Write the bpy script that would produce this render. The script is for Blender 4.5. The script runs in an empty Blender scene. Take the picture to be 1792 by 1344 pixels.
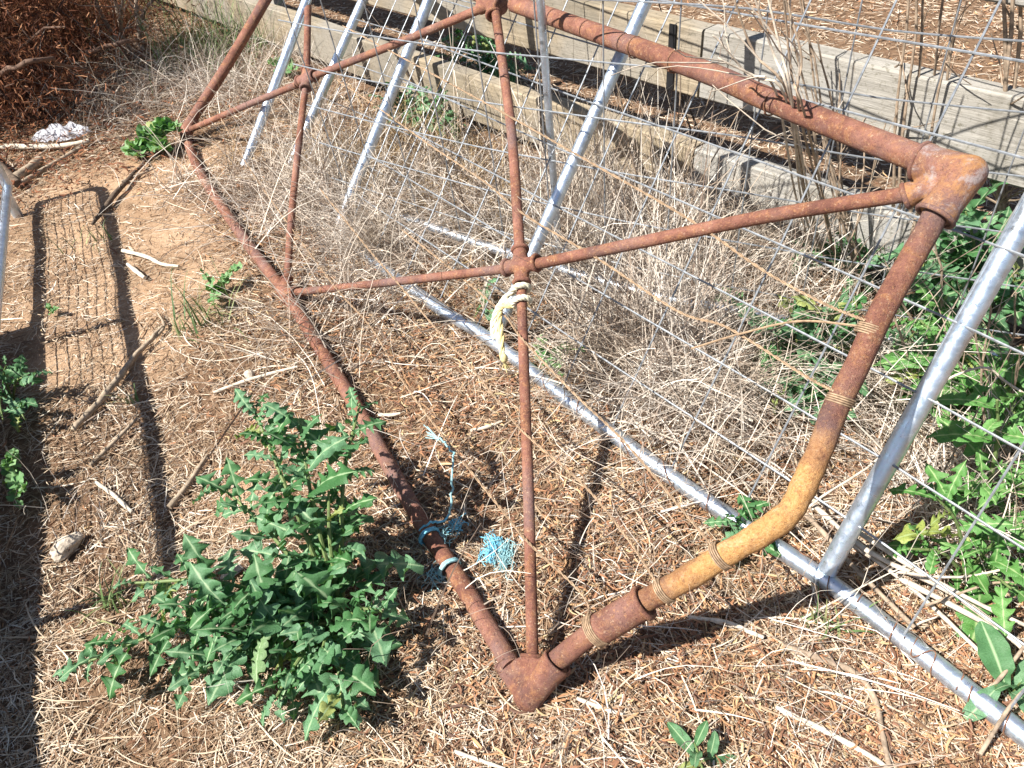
import bpy, bmesh, math, random
import numpy as np
from mathutils import Vector, Matrix

random.seed(7)
rng = np.random.default_rng(11)
scene = bpy.context.scene
COL = scene.collection

# ------------------------------------------------------------------ camera
F_PX, CX, CY, CAM_H = 1354.0, 896.0, 672.0, 1.4934
RIGHT = np.array([0.99452190, -0.06871626, -0.07876722])   # image x axis in the world
DOWN = np.array([-0.10452846, -0.65379159, -0.74942002])   # image y axis in the world
FWD = np.array([0.0, 0.75354803, -0.65739286])             # looking direction
CAM = np.array([0.0, 0.0, CAM_H])
cam_data = bpy.data.cameras.new("camera")
cam = bpy.data.objects.new("camera", cam_data)
COL.objects.link(cam)
cam.matrix_world = Matrix(((RIGHT[0], -DOWN[0], -FWD[0], 0), (RIGHT[1], -DOWN[1], -FWD[1], 0),
                           (RIGHT[2], -DOWN[2], -FWD[2], CAM_H), (0, 0, 0, 1)))
cam_data.sensor_width = 36.0
cam_data.lens = F_PX / 1792 * 36.0
cam_data.clip_start = 0.02
cam_data.clip_end = 400
scene.camera = cam

# ------------------------------------------------------------------ light
SUN_DIR = np.array([0.59843528, 0.23544517, -0.76579422])
world = bpy.data.worlds.new("World")
scene.world = world
world.use_nodes = True
nt = world.node_tree
bg = nt.nodes["Background"]
sky = nt.nodes.new("ShaderNodeTexSky")
sky.sky_type = 'NISHITA'
sky.sun_disc = False
sky.sun_elevation = math.radians(50)
sky.sun_rotation = math.atan2(-SUN_DIR[0], -SUN_DIR[1])
nt.links.new(sky.outputs[0], bg.inputs[0])
bg.inputs[1].default_value = 0.052
sun_data = bpy.data.lights.new("sun", 'SUN')
sun_data.energy = 5.0
sun_data.angle = math.radians(0.5)
sun_data.color = (1.0, 0.95, 0.87)
sun = bpy.data.objects.new("sun", sun_data)
COL.objects.link(sun)
sun.rotation_euler = Vector(SUN_DIR).to_track_quat('-Z', 'Y').to_euler()
sun.location = (-3, -2, 6)
scene.view_settings.view_transform = 'Standard'
scene.view_settings.look = 'None'
scene.view_settings.gamma = 1
scene.view_settings.use_curve_mapping = False
scene.view_settings.exposure = 1.2

# ------------------------------------------------------------------ helpers
def ray(u, v):
    return RIGHT * ((u - CX) / F_PX) + DOWN * ((v - CY) / F_PX) + FWD

def gp(u, v, z=0.0):
    """point of the place at height z seen in that direction"""
    d = ray(u, v)
    return CAM + d * ((z - CAM_H) / d[2])

def on_plane(u, v, P, n):
    d = ray(u, v)
    return CAM + d * (np.dot(np.array(P) - CAM, n) / np.dot(d, n))

def unit(v):
    v = np.array(v, float)
    return v / (np.linalg.norm(v) + 1e-12)

def relief(x, y):
    x = np.asarray(x, float); y = np.asarray(y, float)
    return (0.006 * np.sin(3.1 * x + 1.3 * y + .4) + 0.005 * np.sin(-2.2 * x + 4.7 * y + 1.1)
            + 0.003 * np.sin(9.3 * x + 5.1 * y) + 0.003 * np.sin(-7.7 * x + 11.3 * y + 2)) - 0.006

def wavy(x, y, k=1.0, ph=0.0):
    return (np.sin(2.3 * k * x + 1.7 * k * y + ph) + np.sin(-3.1 * k * x + 2.4 * k * y + 1.9 * ph + 1)
            + np.sin(5.2 * k * x + 4.1 * k * y + .7 * ph) + np.sin(-6.3 * k * x - 3.7 * k * y + 2.3 * ph)) / 4

def tag(o, label=None, cat=None, group=None, kind=None):
    if label: o["label"] = label
    if cat: o["category"] = cat
    if group: o["group"] = group
    if kind: o["kind"] = kind
    return o

def thing(name, label, cat, loc=(0, 0, 0), group=None):
    o = bpy.data.objects.new(name, None)
    o.empty_display_size = 0.1
    COL.objects.link(o)
    o.location = Vector(loc)
    return tag(o, label, cat, group)

def link(name, me, mat=None, parent=None, smooth=False):
    if mat is not None and not me.materials:
        me.materials.append(mat)
    o = bpy.data.objects.new(name, me)
    COL.objects.link(o)
    if parent is not None:
        o.parent = parent
        w = Matrix.Translation(parent.location)
        if parent.parent is not None:
            w = Matrix.Translation(parent.parent.location)
        o.matrix_parent_inverse = w.inverted()
    if smooth:
        me.polygons.foreach_set("use_smooth", [True] * len(me.polygons))
    return o

def np_mesh(name, V, F, smooth=False):
    """mesh from an (n,3) array and an (m,k) array of equal-sided faces"""
    V = np.ascontiguousarray(V, np.float32); F = np.ascontiguousarray(F, np.int32)
    me = bpy.data.meshes.new(name)
    me.vertices.add(len(V)); me.vertices.foreach_set("co", V.ravel())
    k = F.shape[1]
    me.loops.add(F.size); me.loops.foreach_set("vertex_index", F.ravel())
    me.polygons.add(len(F))
    me.polygons.foreach_set("loop_start", np.arange(0, F.size, k, dtype=np.int32))
    try:
        me.polygons.foreach_set("loop_total", np.full(len(F), k, np.int32))
    except Exception:
        pass
    if smooth:
        me.polygons.foreach_set("use_smooth", np.ones(len(F), bool))
    me.update(calc_edges=True)
    me.validate()
    return me

class MB:
    """collects solid shapes of one mesh"""
    def __init__(self):
        self.v, self.f, self.a = [], [], []

    def tube(self, pts, rad, sides=12, caps=True, attr=None, squash=None):
        pts = [np.array(p, float) for p in pts]
        n = len(pts)
        rad = [rad] * n if np.isscalar(rad) else list(rad)
        T = []
        for i in range(n):
            T.append(unit(pts[min(i + 1, n - 1)] - pts[max(i - 1, 0)]))
        ref = np.array([0, 0, 1.0]) if abs(T[0][2]) < .9 else np.array([1.0, 0, 0])
        nrm = unit(ref - T[0] * np.dot(ref, T[0]))
        base = len(self.v)
        for i in range(n):
            nrm = unit(nrm - T[i] * np.dot(nrm, T[i]))
            bi = np.cross(T[i], nrm)
            for k in range(sides):
                a = 2 * math.pi * k / sides
                self.v.append(pts[i] + rad[i] * (math.cos(a) * nrm + math.sin(a) * bi))
                self.a.append(0.0 if attr is None else attr[i])
        for i in range(n - 1):
            for k in range(sides):
                k2 = (k + 1) % sides
                b0, b1 = base + i * sides, base + (i + 1) * sides
                self.f.append((b0 + k, b0 + k2, b1 + k2, b1 + k))
        if caps:
            self.f.append(tuple(base + k for k in reversed(range(sides))))
            self.f.append(tuple(base + (n - 1) * sides + k for k in range(sides)))
        return self

    def ring(self, c, axis, R, r, sides=20, cs=8):
        axis = unit(axis)
        ref = np.array([0, 0, 1.0]) if abs(axis[2]) < .9 else np.array([1.0, 0, 0])
        a = unit(np.cross(axis, ref)); b = np.cross(axis, a)
        base = len(self.v)
        for i in range(sides):
            t = 2 * math.pi * i / sides
            rd = math.cos(t) * a + math.sin(t) * b
            for k in range(cs):
                u = 2 * math.pi * k / cs
                self.v.append(np.array(c) + rd * (R + r * math.cos(u)) + axis * r * math.sin(u)); self.a.append(0)
        for i in range(sides):
            for k in range(cs):
                i2, k2 = (i + 1) % sides, (k + 1) % cs
                self.f.append((base + i * cs + k, base + i2 * cs + k, base + i2 * cs + k2, base + i * cs + k2))
        return self

    def ball(self, c, r, seg=12, rings=8, scale=(1, 1, 1)):
        base = len(self.v)
        for i in range(rings + 1):
            th = math.pi * i / rings
            for k in range(seg):
                ph = 2 * math.pi * k / seg
                self.v.append(np.array(c) + r * np.array([math.sin(th) * math.cos(ph) * scale[0],
                                                           math.sin(th) * math.sin(ph) * scale[1], math.cos(th) * scale[2]])); self.a.append(0)
        for i in range(rings):
            for k in range(seg):
                k2 = (k + 1) % seg
                self.f.append((base + i * seg + k, base + (i + 1) * seg + k, base + (i + 1) * seg + k2, base + i * seg + k2))
        return self

    def hexa(self, lo, hi):
        """solid between two rings of 4 corners"""
        base = len(self.v)
        for p in list(lo) + list(hi):
            self.v.append(np.array(p, float)); self.a.append(0)
        self.f += [tuple(base + i for i in q) for q in ((3, 2, 1, 0), (4, 5, 6, 7), (0, 1, 5, 4), (1, 2, 6, 5), (2, 3, 7, 6), (3, 0, 4, 7))]
        return self

    def build(self, name, mat=None, parent=None, smooth=True, attr=None):
        me = bpy.data.meshes.new(name)
        me.from_pydata([tuple(p) for p in self.v], [], self.f)
        if attr:
            at = me.attributes.new(attr, 'FLOAT', 'POINT')
            at.data.foreach_set("value", np.array(self.a, np.float32))
        bm = bmesh.new(); bm.from_mesh(me); bmesh.ops.recalc_face_normals(bm, faces=bm.faces); bm.to_mesh(me); bm.free()
        me.update()
        o = link(name, me, mat, parent, smooth)
        if smooth:
            me.set_sharp_from_angle(angle=math.radians(50))
        return o

def smooth_path(pts, per=6):
    """Catmull-Rom through the points"""
    P = [np.array(p, float) for p in pts]
    P = [2 * P[0] - P[1]] + P + [2 * P[-1] - P[-2]]
    out = []
    for i in range(1, len(P) - 2):
        for k in range(per):
            t = k / per
            out.append(.5 * (2 * P[i] + (P[i + 1] - P[i - 1]) * t + (2 * P[i - 1] - 5 * P[i] + 4 * P[i + 1] - P[i + 2]) * t * t
                             + (3 * P[i] - P[i - 1] - 3 * P[i + 1] + P[i + 2]) * t ** 3))
    out.append(P[-2])
    return out

def wobble(pts, amp):
    return [np.array(p) + rng.normal(size=3) * amp for p in pts]

# ------------------------------------------------------------------ materials
K = 0.75    # scales heap colours down evenly; less bounced light leaves darker gaps
def kk(c):
    return tuple(K * x for x in c)
def new_mat(name):
    m = bpy.data.materials.new(name)
    m.use_nodes = True
    t = m.node_tree
    return m, t, t.nodes["Principled BSDF"]

def N(t, typ, **kw):
    n = t.nodes.new(typ)
    for k, v in kw.items():
        if k.startswith("i_"):
            n.inputs[k[2:].replace("_", " ")].default_value = v
        else:
            setattr(n, k, v)
    return n

def ramp(t, stops, src=None, interp='LINEAR'):
    r = t.nodes.new("ShaderNodeValToRGB")
    r.color_ramp.interpolation = interp
    el = r.color_ramp.elements
    while len(el) < len(stops):
        el.new(0.5)
    for e, (p, c) in zip(el, stops):
        e.position = p
        e.color = (c[0], c[1], c[2], 1) if not np.isscalar(c) else (c, c, c, 1)
    if src is not None:
        t.links.new(src, r.inputs[0])
    return r

def mix(t, a, b, fac, mode='MIX'):
    m = t.nodes.new("ShaderNodeMix"); m.data_type = 'RGBA'; m.blend_type = mode
    for sock, val in ((m.inputs[0], fac), (m.inputs[6], a), (m.inputs[7], b)):
        if hasattr(val, "is_output"):
            t.links.new(val, sock)
        elif np.isscalar(val):
            sock.default_value = val
        else:
            sock.default_value = (val[0], val[1], val[2], 1)
    return m.outputs[2]

def noise(t, scale, detail=4, rough=.6, coord=None, dist=0):
    n = N(t, "ShaderNodeTexNoise")
    n.inputs["Scale"].default_value = scale
    n.inputs["Detail"].default_value = detail
    n.inputs["Roughness"].default_value = rough
    n.inputs["Distortion"].default_value = dist
    if coord is not None:
        t.links.new(coord, n.inputs["Vector"])
    return n.outputs[0]

def bump(t, bsdf, src, strength, dist):
    b = N(t, "ShaderNodeBump")
    b.inputs["Strength"].default_value = strength
    b.inputs["Distance"].default_value = dist
    t.links.new(src, b.inputs["Height"])
    t.links.new(b.outputs[0], bsdf.inputs["Normal"])

def rust_material(name, orange=None, patches=False):
    m, t, b = new_mat(name)
    co = N(t, "ShaderNodeTexCoord").outputs["Object"]
    n1 = noise(t, 11, 7, .7, co, .4); n2 = noise(t, 75, 6, .75, co); n3 = noise(t, 190, 4, .75, co, .6); n4 = noise(t, 4.3, 5, .6, co); n5 = noise(t, 32, 6, .75, co, .8)
    c = ramp(t, [(.3, (.11, .047, .036)), (.47, (.20, .083, .057)), (.58, (.27, .12, .085)), (.72, (.35, .175, .12))], n1).outputs[0]
    c = mix(t, c, (.36, .17, .075), ramp(t, [(.5, 0), (.66, .75)], n5).outputs[0])
    c = mix(t, c, (.20, .14, .135), ramp(t, [(.48, 0), (.62, .6)], n4).outputs[0])
    c = mix(t, c, (.07, .03, .024), ramp(t, [(.30, .85), (.43, 0)], n2).outputs[0])
    sp = N(t, "ShaderNodeMath", operation='MULTIPLY')
    t.links.new(ramp(t, [(.57, 0), (.66, .9)], n3).outputs[0], sp.inputs[0]); t.links.new(ramp(t, [(.42, .05), (.6, 1)], n5).outputs[0], sp.inputs[1])
    c = mix(t, c, (.55, .40, .27), sp.outputs[0])
    n6 = noise(t, 420, 4, .8, co); n7 = noise(t, 130, 5, .8, co, .3)
    c = mix(t, c, (.05, .022, .018), ramp(t, [(.36, .8), (.46, 0)], n6).outputs[0])
    c = mix(t, c, (.42, .21, .10), ramp(t, [(.55, 0), (.66, .7)], n7).outputs[0])
    if patches:
        c = mix(t, c, (.50, .25, .085), ramp(t, [(.44, 0), (.60, .75)], noise(t, 15, 7, .75, co, .5)).outputs[0])
        c = mix(t, c, (.36, .31, .30), ramp(t, [(.5, 0), (.62, .8)], noise(t, 19, 7, .8, co, .4)).outputs[0])
        c = mix(t, c, (.68, .55, .36), ramp(t, [(.64, 0), (.72, .7)], noise(t, 34, 6, .8, co, .4)).outputs[0])
    hsrc = n2
    if orange is not None:
        at = N(t, "ShaderNodeAttribute"); at.attribute_name = "flake"
        jit = N(t, "ShaderNodeMath", operation='ADD')
        sc = N(t, "ShaderNodeMath", operation='MULTIPLY_ADD'); t.links.new(n1, sc.inputs[0]); sc.inputs[1].default_value = 1.5; sc.inputs[2].default_value = -.75
        t.links.new(at.outputs["Fac"], jit.inputs[0]); t.links.new(sc.outputs[0], jit.inputs[1])
        fac = ramp(t, [(.3, 0), (.8, .92)], jit.outputs[0]).outputs[0]
        oc = ramp(t, [(.30, (.40, .19, .06)), (.42, (.54, .28, .095)), (.58, (.66, .38, .15)), (.72, (.70, .50, .28))], noise(t, 150, 7, .75, co)).outputs[0]
        oc = mix(t, oc, (.27, .12, .05), ramp(t, [(.52, 0), (.66, .75)], n5).outputs[0])
        oc = mix(t, oc, (.74, .58, .38), ramp(t, [(.56, 0), (.68, .6)], noise(t, 24, 7, .8, co, .5)).outputs[0])
        oc = mix(t, oc, (.20, .10, .05), ramp(t, [(.36, .7), (.45, 0)], n7).outputs[0])
        c = mix(t, c, oc, fac)
    c = mix(t, c, (.92, .93, .95), 1.0, 'MULTIPLY')
    t.links.new(c, b.inputs["Base Color"])
    b.inputs["Roughness"].default_value = .78
    b.inputs["Specular IOR Level"].default_value = .25
    add = N(t, "ShaderNodeMath", operation='ADD'); t.links.new(n7, add.inputs[0]); t.links.new(n6, add.inputs[1])
    bump(t, b, add.outputs[0], .9 if orange is None else 1.0, .0026 if orange is None else .0034)
    return m

def galv_material():
    m, t, b = new_mat("galvanised_steel")
    co = N(t, "ShaderNodeTexCoord").outputs["Object"]
    v = N(t, "ShaderNodeTexVoronoi"); v.inputs["Scale"].default_value = 120; t.links.new(co, v.inputs["Vector"])
    n1 = noise(t, 18, 5, .6, co); n2 = noise(t, 160, 3, .6, co)
    c = ramp(t, [(.3, (.50, .585, .69)), (.7, (.68, .77, .89))], n1).outputs[0]
    c = mix(t, c, v.outputs["Color"], .04, 'OVERLAY')
    c = mix(t, c, (.3, .28, .26), ramp(t, [(.66, 0), (.76, .6)], n2).outputs[0])
    n8 = noise(t, 7, 6, .75, co, .8); n9 = noise(t, 55, 6, .8, co, .5)
    c = mix(t, c, (.40, .44, .50), ramp(t, [(.5, 0), (.6, .7)], n8).outputs[0])
    c = mix(t, c, (.86, .90, .95), ramp(t, [(.56, 0), (.66, .6)], n9).outputs[0])
    c = mix(t, c, (.24, .20, .16), ramp(t, [(.30, .7), (.38, 0)], n9).outputs[0])
    t.links.new(c, b.inputs["Base Color"])
    b.inputs["Metallic"].default_value = .88
    t.links.new(ramp(t, [(.35, .24), (.65, .50)], n9).outputs[0], b.inputs["Roughness"])
    bump(t, b, n9, .25, .0012)
    return m

def island_material(name, stops, rough=.75, trans=0.0, var=0.0, spec=.25):
    """colour differs from piece to piece of one heap"""
    m, t, b = new_mat(name)
    g = N(t, "ShaderNodeNewGeometry")
    c = ramp(t, [(p, kk(q)) for p, q in stops], g.outputs["Random Per Island"]).outputs[0]
    if var:
        co = N(t, "ShaderNodeTexCoord").outputs["Object"]
        nn = noise(t, 3.2, 4, .6, co)
        c = mix(t, c, (1.0 - var, 1.0 - var * 1.15, 1.0 - var * 1.4), ramp(t, [(.4, 0), (.62, 1)], nn).outputs[0], 'MULTIPLY')
    t.links.new(c, b.inputs["Base Color"])
    b.inputs["Roughness"].default_value = rough
    b.inputs["Specular IOR Level"].default_value = spec
    if trans:
        tr = N(t, "ShaderNodeBsdfTranslucent"); t.links.new(c, tr.inputs[0])
        ms = N(t, "ShaderNodeMixShader"); ms.inputs[0].default_value = trans
        t.links.new(b.outputs[0], ms.inputs[1]); t.links.new(tr.outputs[0], ms.inputs[2])
        t.links.new(ms.outputs[0], t.nodes["Material Output"].inputs[0])
    return m

def leaf_material(name, c0, c1, rib, trans=.22):
    m, t, b = new_mat(name)
    oi = N(t, "ShaderNodeObjectInfo")
    at = N(t, "ShaderNodeAttribute"); at.attribute_name = "rib"
    co = N(t, "ShaderNodeTexCoord").outputs["Object"]
    nn = noise(t, 40, 4, .6, co)
    c = mix(t, c0, c1, oi.outputs["Random"])
    old = ramp(t, [(0, 0), (.945, 0), (.955, .7), (1, .7)], oi.outputs["Random"], 'LINEAR').outputs[0]
    c = mix(t, c, (.34, .33, .08), old)
    c = mix(t, c, tuple(.72 * x for x in c0), ramp(t, [(.45, 0), (.7, .6)], nn).outputs[0])
    c = mix(t, c, rib, ramp(t, [(.72, 0), (.97, .85)], at.outputs["Fac"]).outputs[0])
    t.links.new(c, b.inputs["Base Color"])
    sx = N(t, "ShaderNodeSeparateXYZ"); t.links.new(co, sx.inputs[0])
    ay = N(t, "ShaderNodeMath", operation='ABSOLUTE'); t.links.new(sx.outputs[1], ay.inputs[0])
    vx = N(t, "ShaderNodeMath", operation='MULTIPLY_ADD'); t.links.new(ay.outputs[0], vx.inputs[0]); vx.inputs[1].default_value = -.8; t.links.new(sx.outputs[0], vx.inputs[2])
    v9 = N(t, "ShaderNodeMath", operation='MULTIPLY'); t.links.new(vx.outputs[0], v9.inputs[0]); v9.inputs[1].default_value = 11
    fr = N(t, "ShaderNodeMath", operation='PINGPONG'); t.links.new(v9.outputs[0], fr.inputs[0]); fr.inputs[1].default_value = .5
    vein = ramp(t, [(0, .55), (.10, 0)], fr.outputs[0]).outputs[0]
    c = mix(t, c, rib, vein)
    c = mix(t, c, (.20, .14, .06), ramp(t, [(.70, 0), (.76, .8)], noise(t, 9, 5, .7, co)).outputs[0])
    b.inputs["Roughness"].default_value = .5
    b.inputs["Specular IOR Level"].default_value = .35
    tc = mix(t, c, (1.0, 1.25, .45), 1.0, 'MULTIPLY')
    tr = N(t, "ShaderNodeBsdfTranslucent"); t.links.new(tc, tr.inputs[0])
    ms = N(t, "ShaderNodeMixShader"); ms.inputs[0].default_value = trans
    t.links.new(b.outputs[0], ms.inputs[1]); t.links.new(tr.outputs[0], ms.inputs[2])
    t.links.new(ms.outputs[0], t.nodes["Material Output"].inputs[0])
    w = N(t, "ShaderNodeTexWave"); w.inputs["Scale"].default_value = 22; w.inputs["Distortion"].default_value = 6; t.links.new(co, w.inputs["Vector"])
    bump(t, b, w.outputs["Fac"], .25, .002)
    return m

def wood_material(name, light, dark, scale=1.0, grey=None):
    m, t, b = new_mat(name)
    co = N(t, "ShaderNodeTexCoord").outputs["Object"]
    mp = N(t, "ShaderNodeMapping"); t.links.new(co, mp.inputs[0])
    mp.inputs["Scale"].default_value = (1.2 * scale, 22 * scale, 22 * scale)
    n1 = noise(t, 3, 8, .7, mp.outputs[0], 1.0); n2 = noise(t, 12, 6, .7, mp.outputs[0]); n3 = noise(t, 2.4, 4, .6, co)
    c = ramp(t, [(.3, dark), (.65, light)], n1).outputs[0]
    c = mix(t, c, tuple(.45 * x for x in dark), ramp(t, [(.62, 0), (.75, .7)], n2).outputs[0])
    if grey:
        c = mix(t, c, grey, ramp(t, [(.42, 0), (.6, .75)], n3).outputs[0])
        n5 = noise(t, 60, 5, .7, co)
        c = mix(t, c, (.13, .12, .08), ramp(t, [(.54, 0), (.68, .75)], n5).outputs[0])
    st = noise(t, 1.7, 7, .7, co, .6)
    c = mix(t, c, (.17, .155, .125), ramp(t, [(.5, 0), (.66, .65)], st).outputs[0])
    mp2 = N(t, "ShaderNodeMapping"); t.links.new(co, mp2.inputs[0]); mp2.inputs["Scale"].default_value = (.9, 60, 60)
    crk = noise(t, 2.2, 5, .6, mp2.outputs[0], 1.5)
    c = mix(t, c, (.05, .042, .034), ramp(t, [(.66, 0), (.71, .85)], crk).outputs[0])
    c = mix(t, c, (.82, .82, .82), 1.0, 'MULTIPLY')
    t.links.new(c, b.inputs["Base Color"])
    b.inputs["Roughness"].default_value = .85
    b.inputs["Specular IOR Level"].default_value = .2
    add = N(t, "ShaderNodeMath", operation='ADD'); t.links.new(n1, add.inputs[0]); t.links.new(n2, add.inputs[1])
    bump(t, b, add.outputs[0], .6, .004)
    return m

def plain(name, col, rough=.7, metal=0, var=.25, scale=30, spec=.3, bmp=.0):
    m, t, b = new_mat(name)
    co = N(t, "ShaderNodeTexCoord").outputs["Object"]
    nn = noise(t, scale, 5, .65, co)
    if metal < .5:
        col = tuple(.85 * x for x in col)
    c = mix(t, tuple(x * (1 - var) for x in col), tuple(min(1, x * (1 + var)) for x in col), ramp(t, [(.35, 0), (.65, 1)], nn).outputs[0])
    t.links.new(c, b.inputs["Base Color"])
    b.inputs["Roughness"].default_value = rough
    b.inputs["Metallic"].default_value = metal
    b.inputs["Specular IOR Level"].default_value = spec
    if bmp:
        bump(t, b, nn, .6, bmp)
    return m

M = {}
M["rust"] = rust_material("rusty_iron")
M["rust_flake"] = rust_material("rusty_iron_flaking", orange=True)
M["rust_patch"] = rust_material("rusty_casting_patched", patches=True)
M["galv"] = galv_material()
M["wire"] = plain("grey_mesh_wire", (.27, .29, .315), .5, .55, .3, 60)
M["old_wire"] = plain("weathered_wire", (.36, .25, .16), .7, .2, .35, 90)
M["rust_wire"] = plain("rusty_wire", (.2, .10, .06), .8, .1, .35, 90)
M["board"] = wood_material("weathered_timber", (.47, .39, .28), (.20, .155, .10), 1.0, (.33, .31, .275))
M["grey_board"] = wood_material("silvered_timber", (.47, .445, .40), (.22, .205, .18), 1.0, (.40, .39, .37))
M["black_steel"] = plain("black_steel", (.02, .02, .022), .6, .3)
M["stick"] = plain("dry_stick", (.38, .30, .22), .85, 0, .35, 50, .2, .003)
M["pale_stick"] = plain("bleached_stick", (.66, .58, .47), .8, 0, .25, 60, .2, .003)
M["dark_stick"] = plain("dark_bark", (.13, .095, .07), .9, 0, .5, 60, .2, .006)
M["stalk"] = plain("dead_stalk", (.34, .26, .19), .85, 0, .4, 45, .2, .003)
M["pale_stalk"] = plain("pale_dead_stalk", (.58, .50, .41), .85, 0, .3, 45, .2, .003)
M["stone"] = plain("pale_stone", (.55, .47, .38), .9, 0, .35, 40, .2, .008)
M["rope"] = plain("cream_rope", (.76, .72, .55), .85, 0, .2, 150, .2, .002)
M["rope_end"] = plain("yellowed_rope", (.70, .60, .30), .85, 0, .25, 150, .2, .002)
M["twine"] = plain("blue_twine", (.20, .56, .74), .6, 0, .3, 120, .3)
M["pale_twine"] = plain("faded_blue_twine", (.32, .56, .60), .7, 0, .3, 120, .3)
M["plastic"] = plain("clear_plastic_film", (.80, .82, .90), .15, 0, .06, 12, .7, .0)
def film(m):
    t = m.node_tree
    tr = N(t, "ShaderNodeBsdfTransparent"); ms = N(t, "ShaderNodeMixShader"); ms.inputs[0].default_value = .48
    lw = t.nodes["Principled BSDF"].outputs[0]
    t.links.new(lw, ms.inputs[1]); t.links.new(tr.outputs[0], ms.inputs[2]); t.links.new(ms.outputs[0], t.nodes["Material Output"].inputs[0])
film(M["plastic"])
M["chip"] = plain("black_plastic", (.03, .03, .032), .4)
M["stem"] = plain("green_stem", (.16, .22, .08), .6, 0, .25, 60)
M["twig"] = plain("dead_bush_wood", (.15, .095, .07), .9, 0, .4, 40, .2, .004)
M["twig_pale"] = plain("grey_bush_wood", (.34, .26, .20), .9, 0, .4, 40, .2, .004)
M["lettuce"] = leaf_material("blue_green_leaf", (.05, .15, .045), (.135, .27, .15), (.36, .48, .28))
M["thistle"] = leaf_material("bright_green_leaf", (.065, .19, .04), (.16, .33, .10), (.36, .46, .22))
M["mallow"] = leaf_material("mallow_green_leaf", (.10, .24, .08), (.25, .40, .19), (.3, .42, .18))
M["straw"] = island_material("straw", [(0, (.18, .10, .06)), (.25, (.40, .27, .17)), (.5, (.62, .47, .33)), (.78, (.78, .65, .50)), (1, (.95, .87, .76))], .65, 0, .25)
M["far_straw"] = island_material("mulch_straw", [(0, (.26, .16, .10)), (.3, (.50, .36, .25)), (.6, (.70, .56, .42)), (1, (.88, .79, .66))], .75, 0, .2)
M["litter"] = island_material("leaf_litter", [(0, (.10, .055, .04)), (.3, (.25, .125, .075)), (.6, (.43, .21, .11)), (.88, (.56, .33, .17)), (1, (.60, .48, .27))], .65)
M["tangle"] = island_material("dry_grass", [(0, (.26, .19, .15)), (.28, (.54, .44, .36)), (.6, (.80, .71, .61)), (1, (1.05, .99, .91))], .75, .12, .2)
M["gold_tangle"] = island_material("golden_dry_grass", [(0, (.30, .19, .09)), (.5, (.52, .36, .19)), (1, (.66, .52, .33))], .75, .12, .2)
M["redfol"] = island_material("dead_red_foliage", [(0, (.06, .025, .015)), (.35, (.17, .06, .03)), (.7, (.34, .13, .06)), (1, (.52, .27, .14))], .7, .1)
M["grass"] = island_material("green_grass", [(0, (.09, .17, .06)), (.6, (.19, .29, .11)), (1, (.42, .42, .2))], .55, .2)

# ground
def sand_mask(x, y):
    """1 where bare sand shows"""
    pts = [gp(*q) for q in ((150, 400), (215, 330), (270, 300), (280, 420), (300, 500), (150, 520), (220, 620), (330, 280), (110, 330), (130, 620), (420, 870), (330, 560))]
    rad = [.36, .34, .30, .30, .27, .28, .22, .22, .26, .16, .12, .16]
    m = np.zeros_like(np.asarray(x, float))
    for p, r in zip(pts, rad):
        m = np.maximum(m, np.clip(1.25 - np.hypot(x - p[0], y - p[1]) / r, 0, 1))
    return np.clip(m + .35 * wavy(x, y, 2.6, 1.0) * (m > 0), 0, 1)

def ground_material():
    m, t, b = new_mat("sandy_soil")
    co = N(t, "ShaderNodeTexCoord").outputs["Object"]
    at = N(t, "ShaderNodeAttribute"); at.attribute_name = "sand"
    n1 = noise(t, 3.5, 8, .65, co); n2 = noise(t, 60, 6, .7, co); n3 = noise(t, 240, 3, .6, co)
    soil = ramp(t, [(.3, (.15, .10, .065)), (.55, (.27, .185, .12)), (.75, (.42, .30, .195))], n2).outputs[0]
    sand = ramp(t, [(.28, (.42, .295, .185)), (.5, (.60, .445, .30)), (.75, (.72, .565, .41))], n2).outputs[0]
    sand = mix(t, sand, (.55, .39, .245), ramp(t, [(.45, 0), (.65, .7)], n1).outputs[0])
    c = mix(t, soil, sand, at.outputs["Fac"])
    c = mix(t, c, (.17, .11, .07), ramp(t, [(.63, 0), (.72, .6)], n3).outputs[0])
    c = mix(t, c, (.72, .66, .63), 1.0, 'MULTIPLY')
    t.links.new(c, b.inputs["Base Color"])
    b.inputs["Roughness"].default_value = .95
    b.inputs["Specular IOR Level"].default_value = .1
    add = N(t, "ShaderNodeMath", operation='ADD'); t.links.new(n2, add.inputs[0]); t.links.new(n3, add.inputs[1])
    bump(t, b, add.outputs[0], .6, .008)
    return m

def build_ground():
    k = np.linspace(-1, 1, 261)
    xs = 3.2 * k + 80 * np.sign(k) * np.abs(k) ** 9
    ys = 2.4 + 3.2 * k + 80 * np.sign(k) * np.abs(k) ** 9
    X, Y = np.meshgrid(xs, ys)
    Z = relief(X, Y) * np.exp(-((X / 12) ** 2 + ((Y - 3) / 12) ** 2))
    rough = .004 * wavy(X, Y, 11, .5) + .003 * wavy(X, Y, 23, 2.)
    Z = Z + rough * .6 * (np.hypot(X, Y - 2.4) < 5)
    n = len(k)
    idx = np.arange(n * n).reshape(n, n)
    F = np.stack([idx[:-1, :-1], idx[:-1, 1:], idx[1:, 1:], idx[1:, :-1]], -1).reshape(-1, 4)
    me = np_mesh("ground", np.stack([X, Y, Z], -1).reshape(-1, 3), F, True)
    at = me.attributes.new("sand", 'FLOAT', 'POINT')
    at.data.foreach_set("value", sand_mask(X.ravel(), Y.ravel()).astype(np.float32))
    tag(link("ground", me, ground_material()), "sandy brown soil with bare ochre patches under straw", kind="structure")
build_ground()

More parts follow.
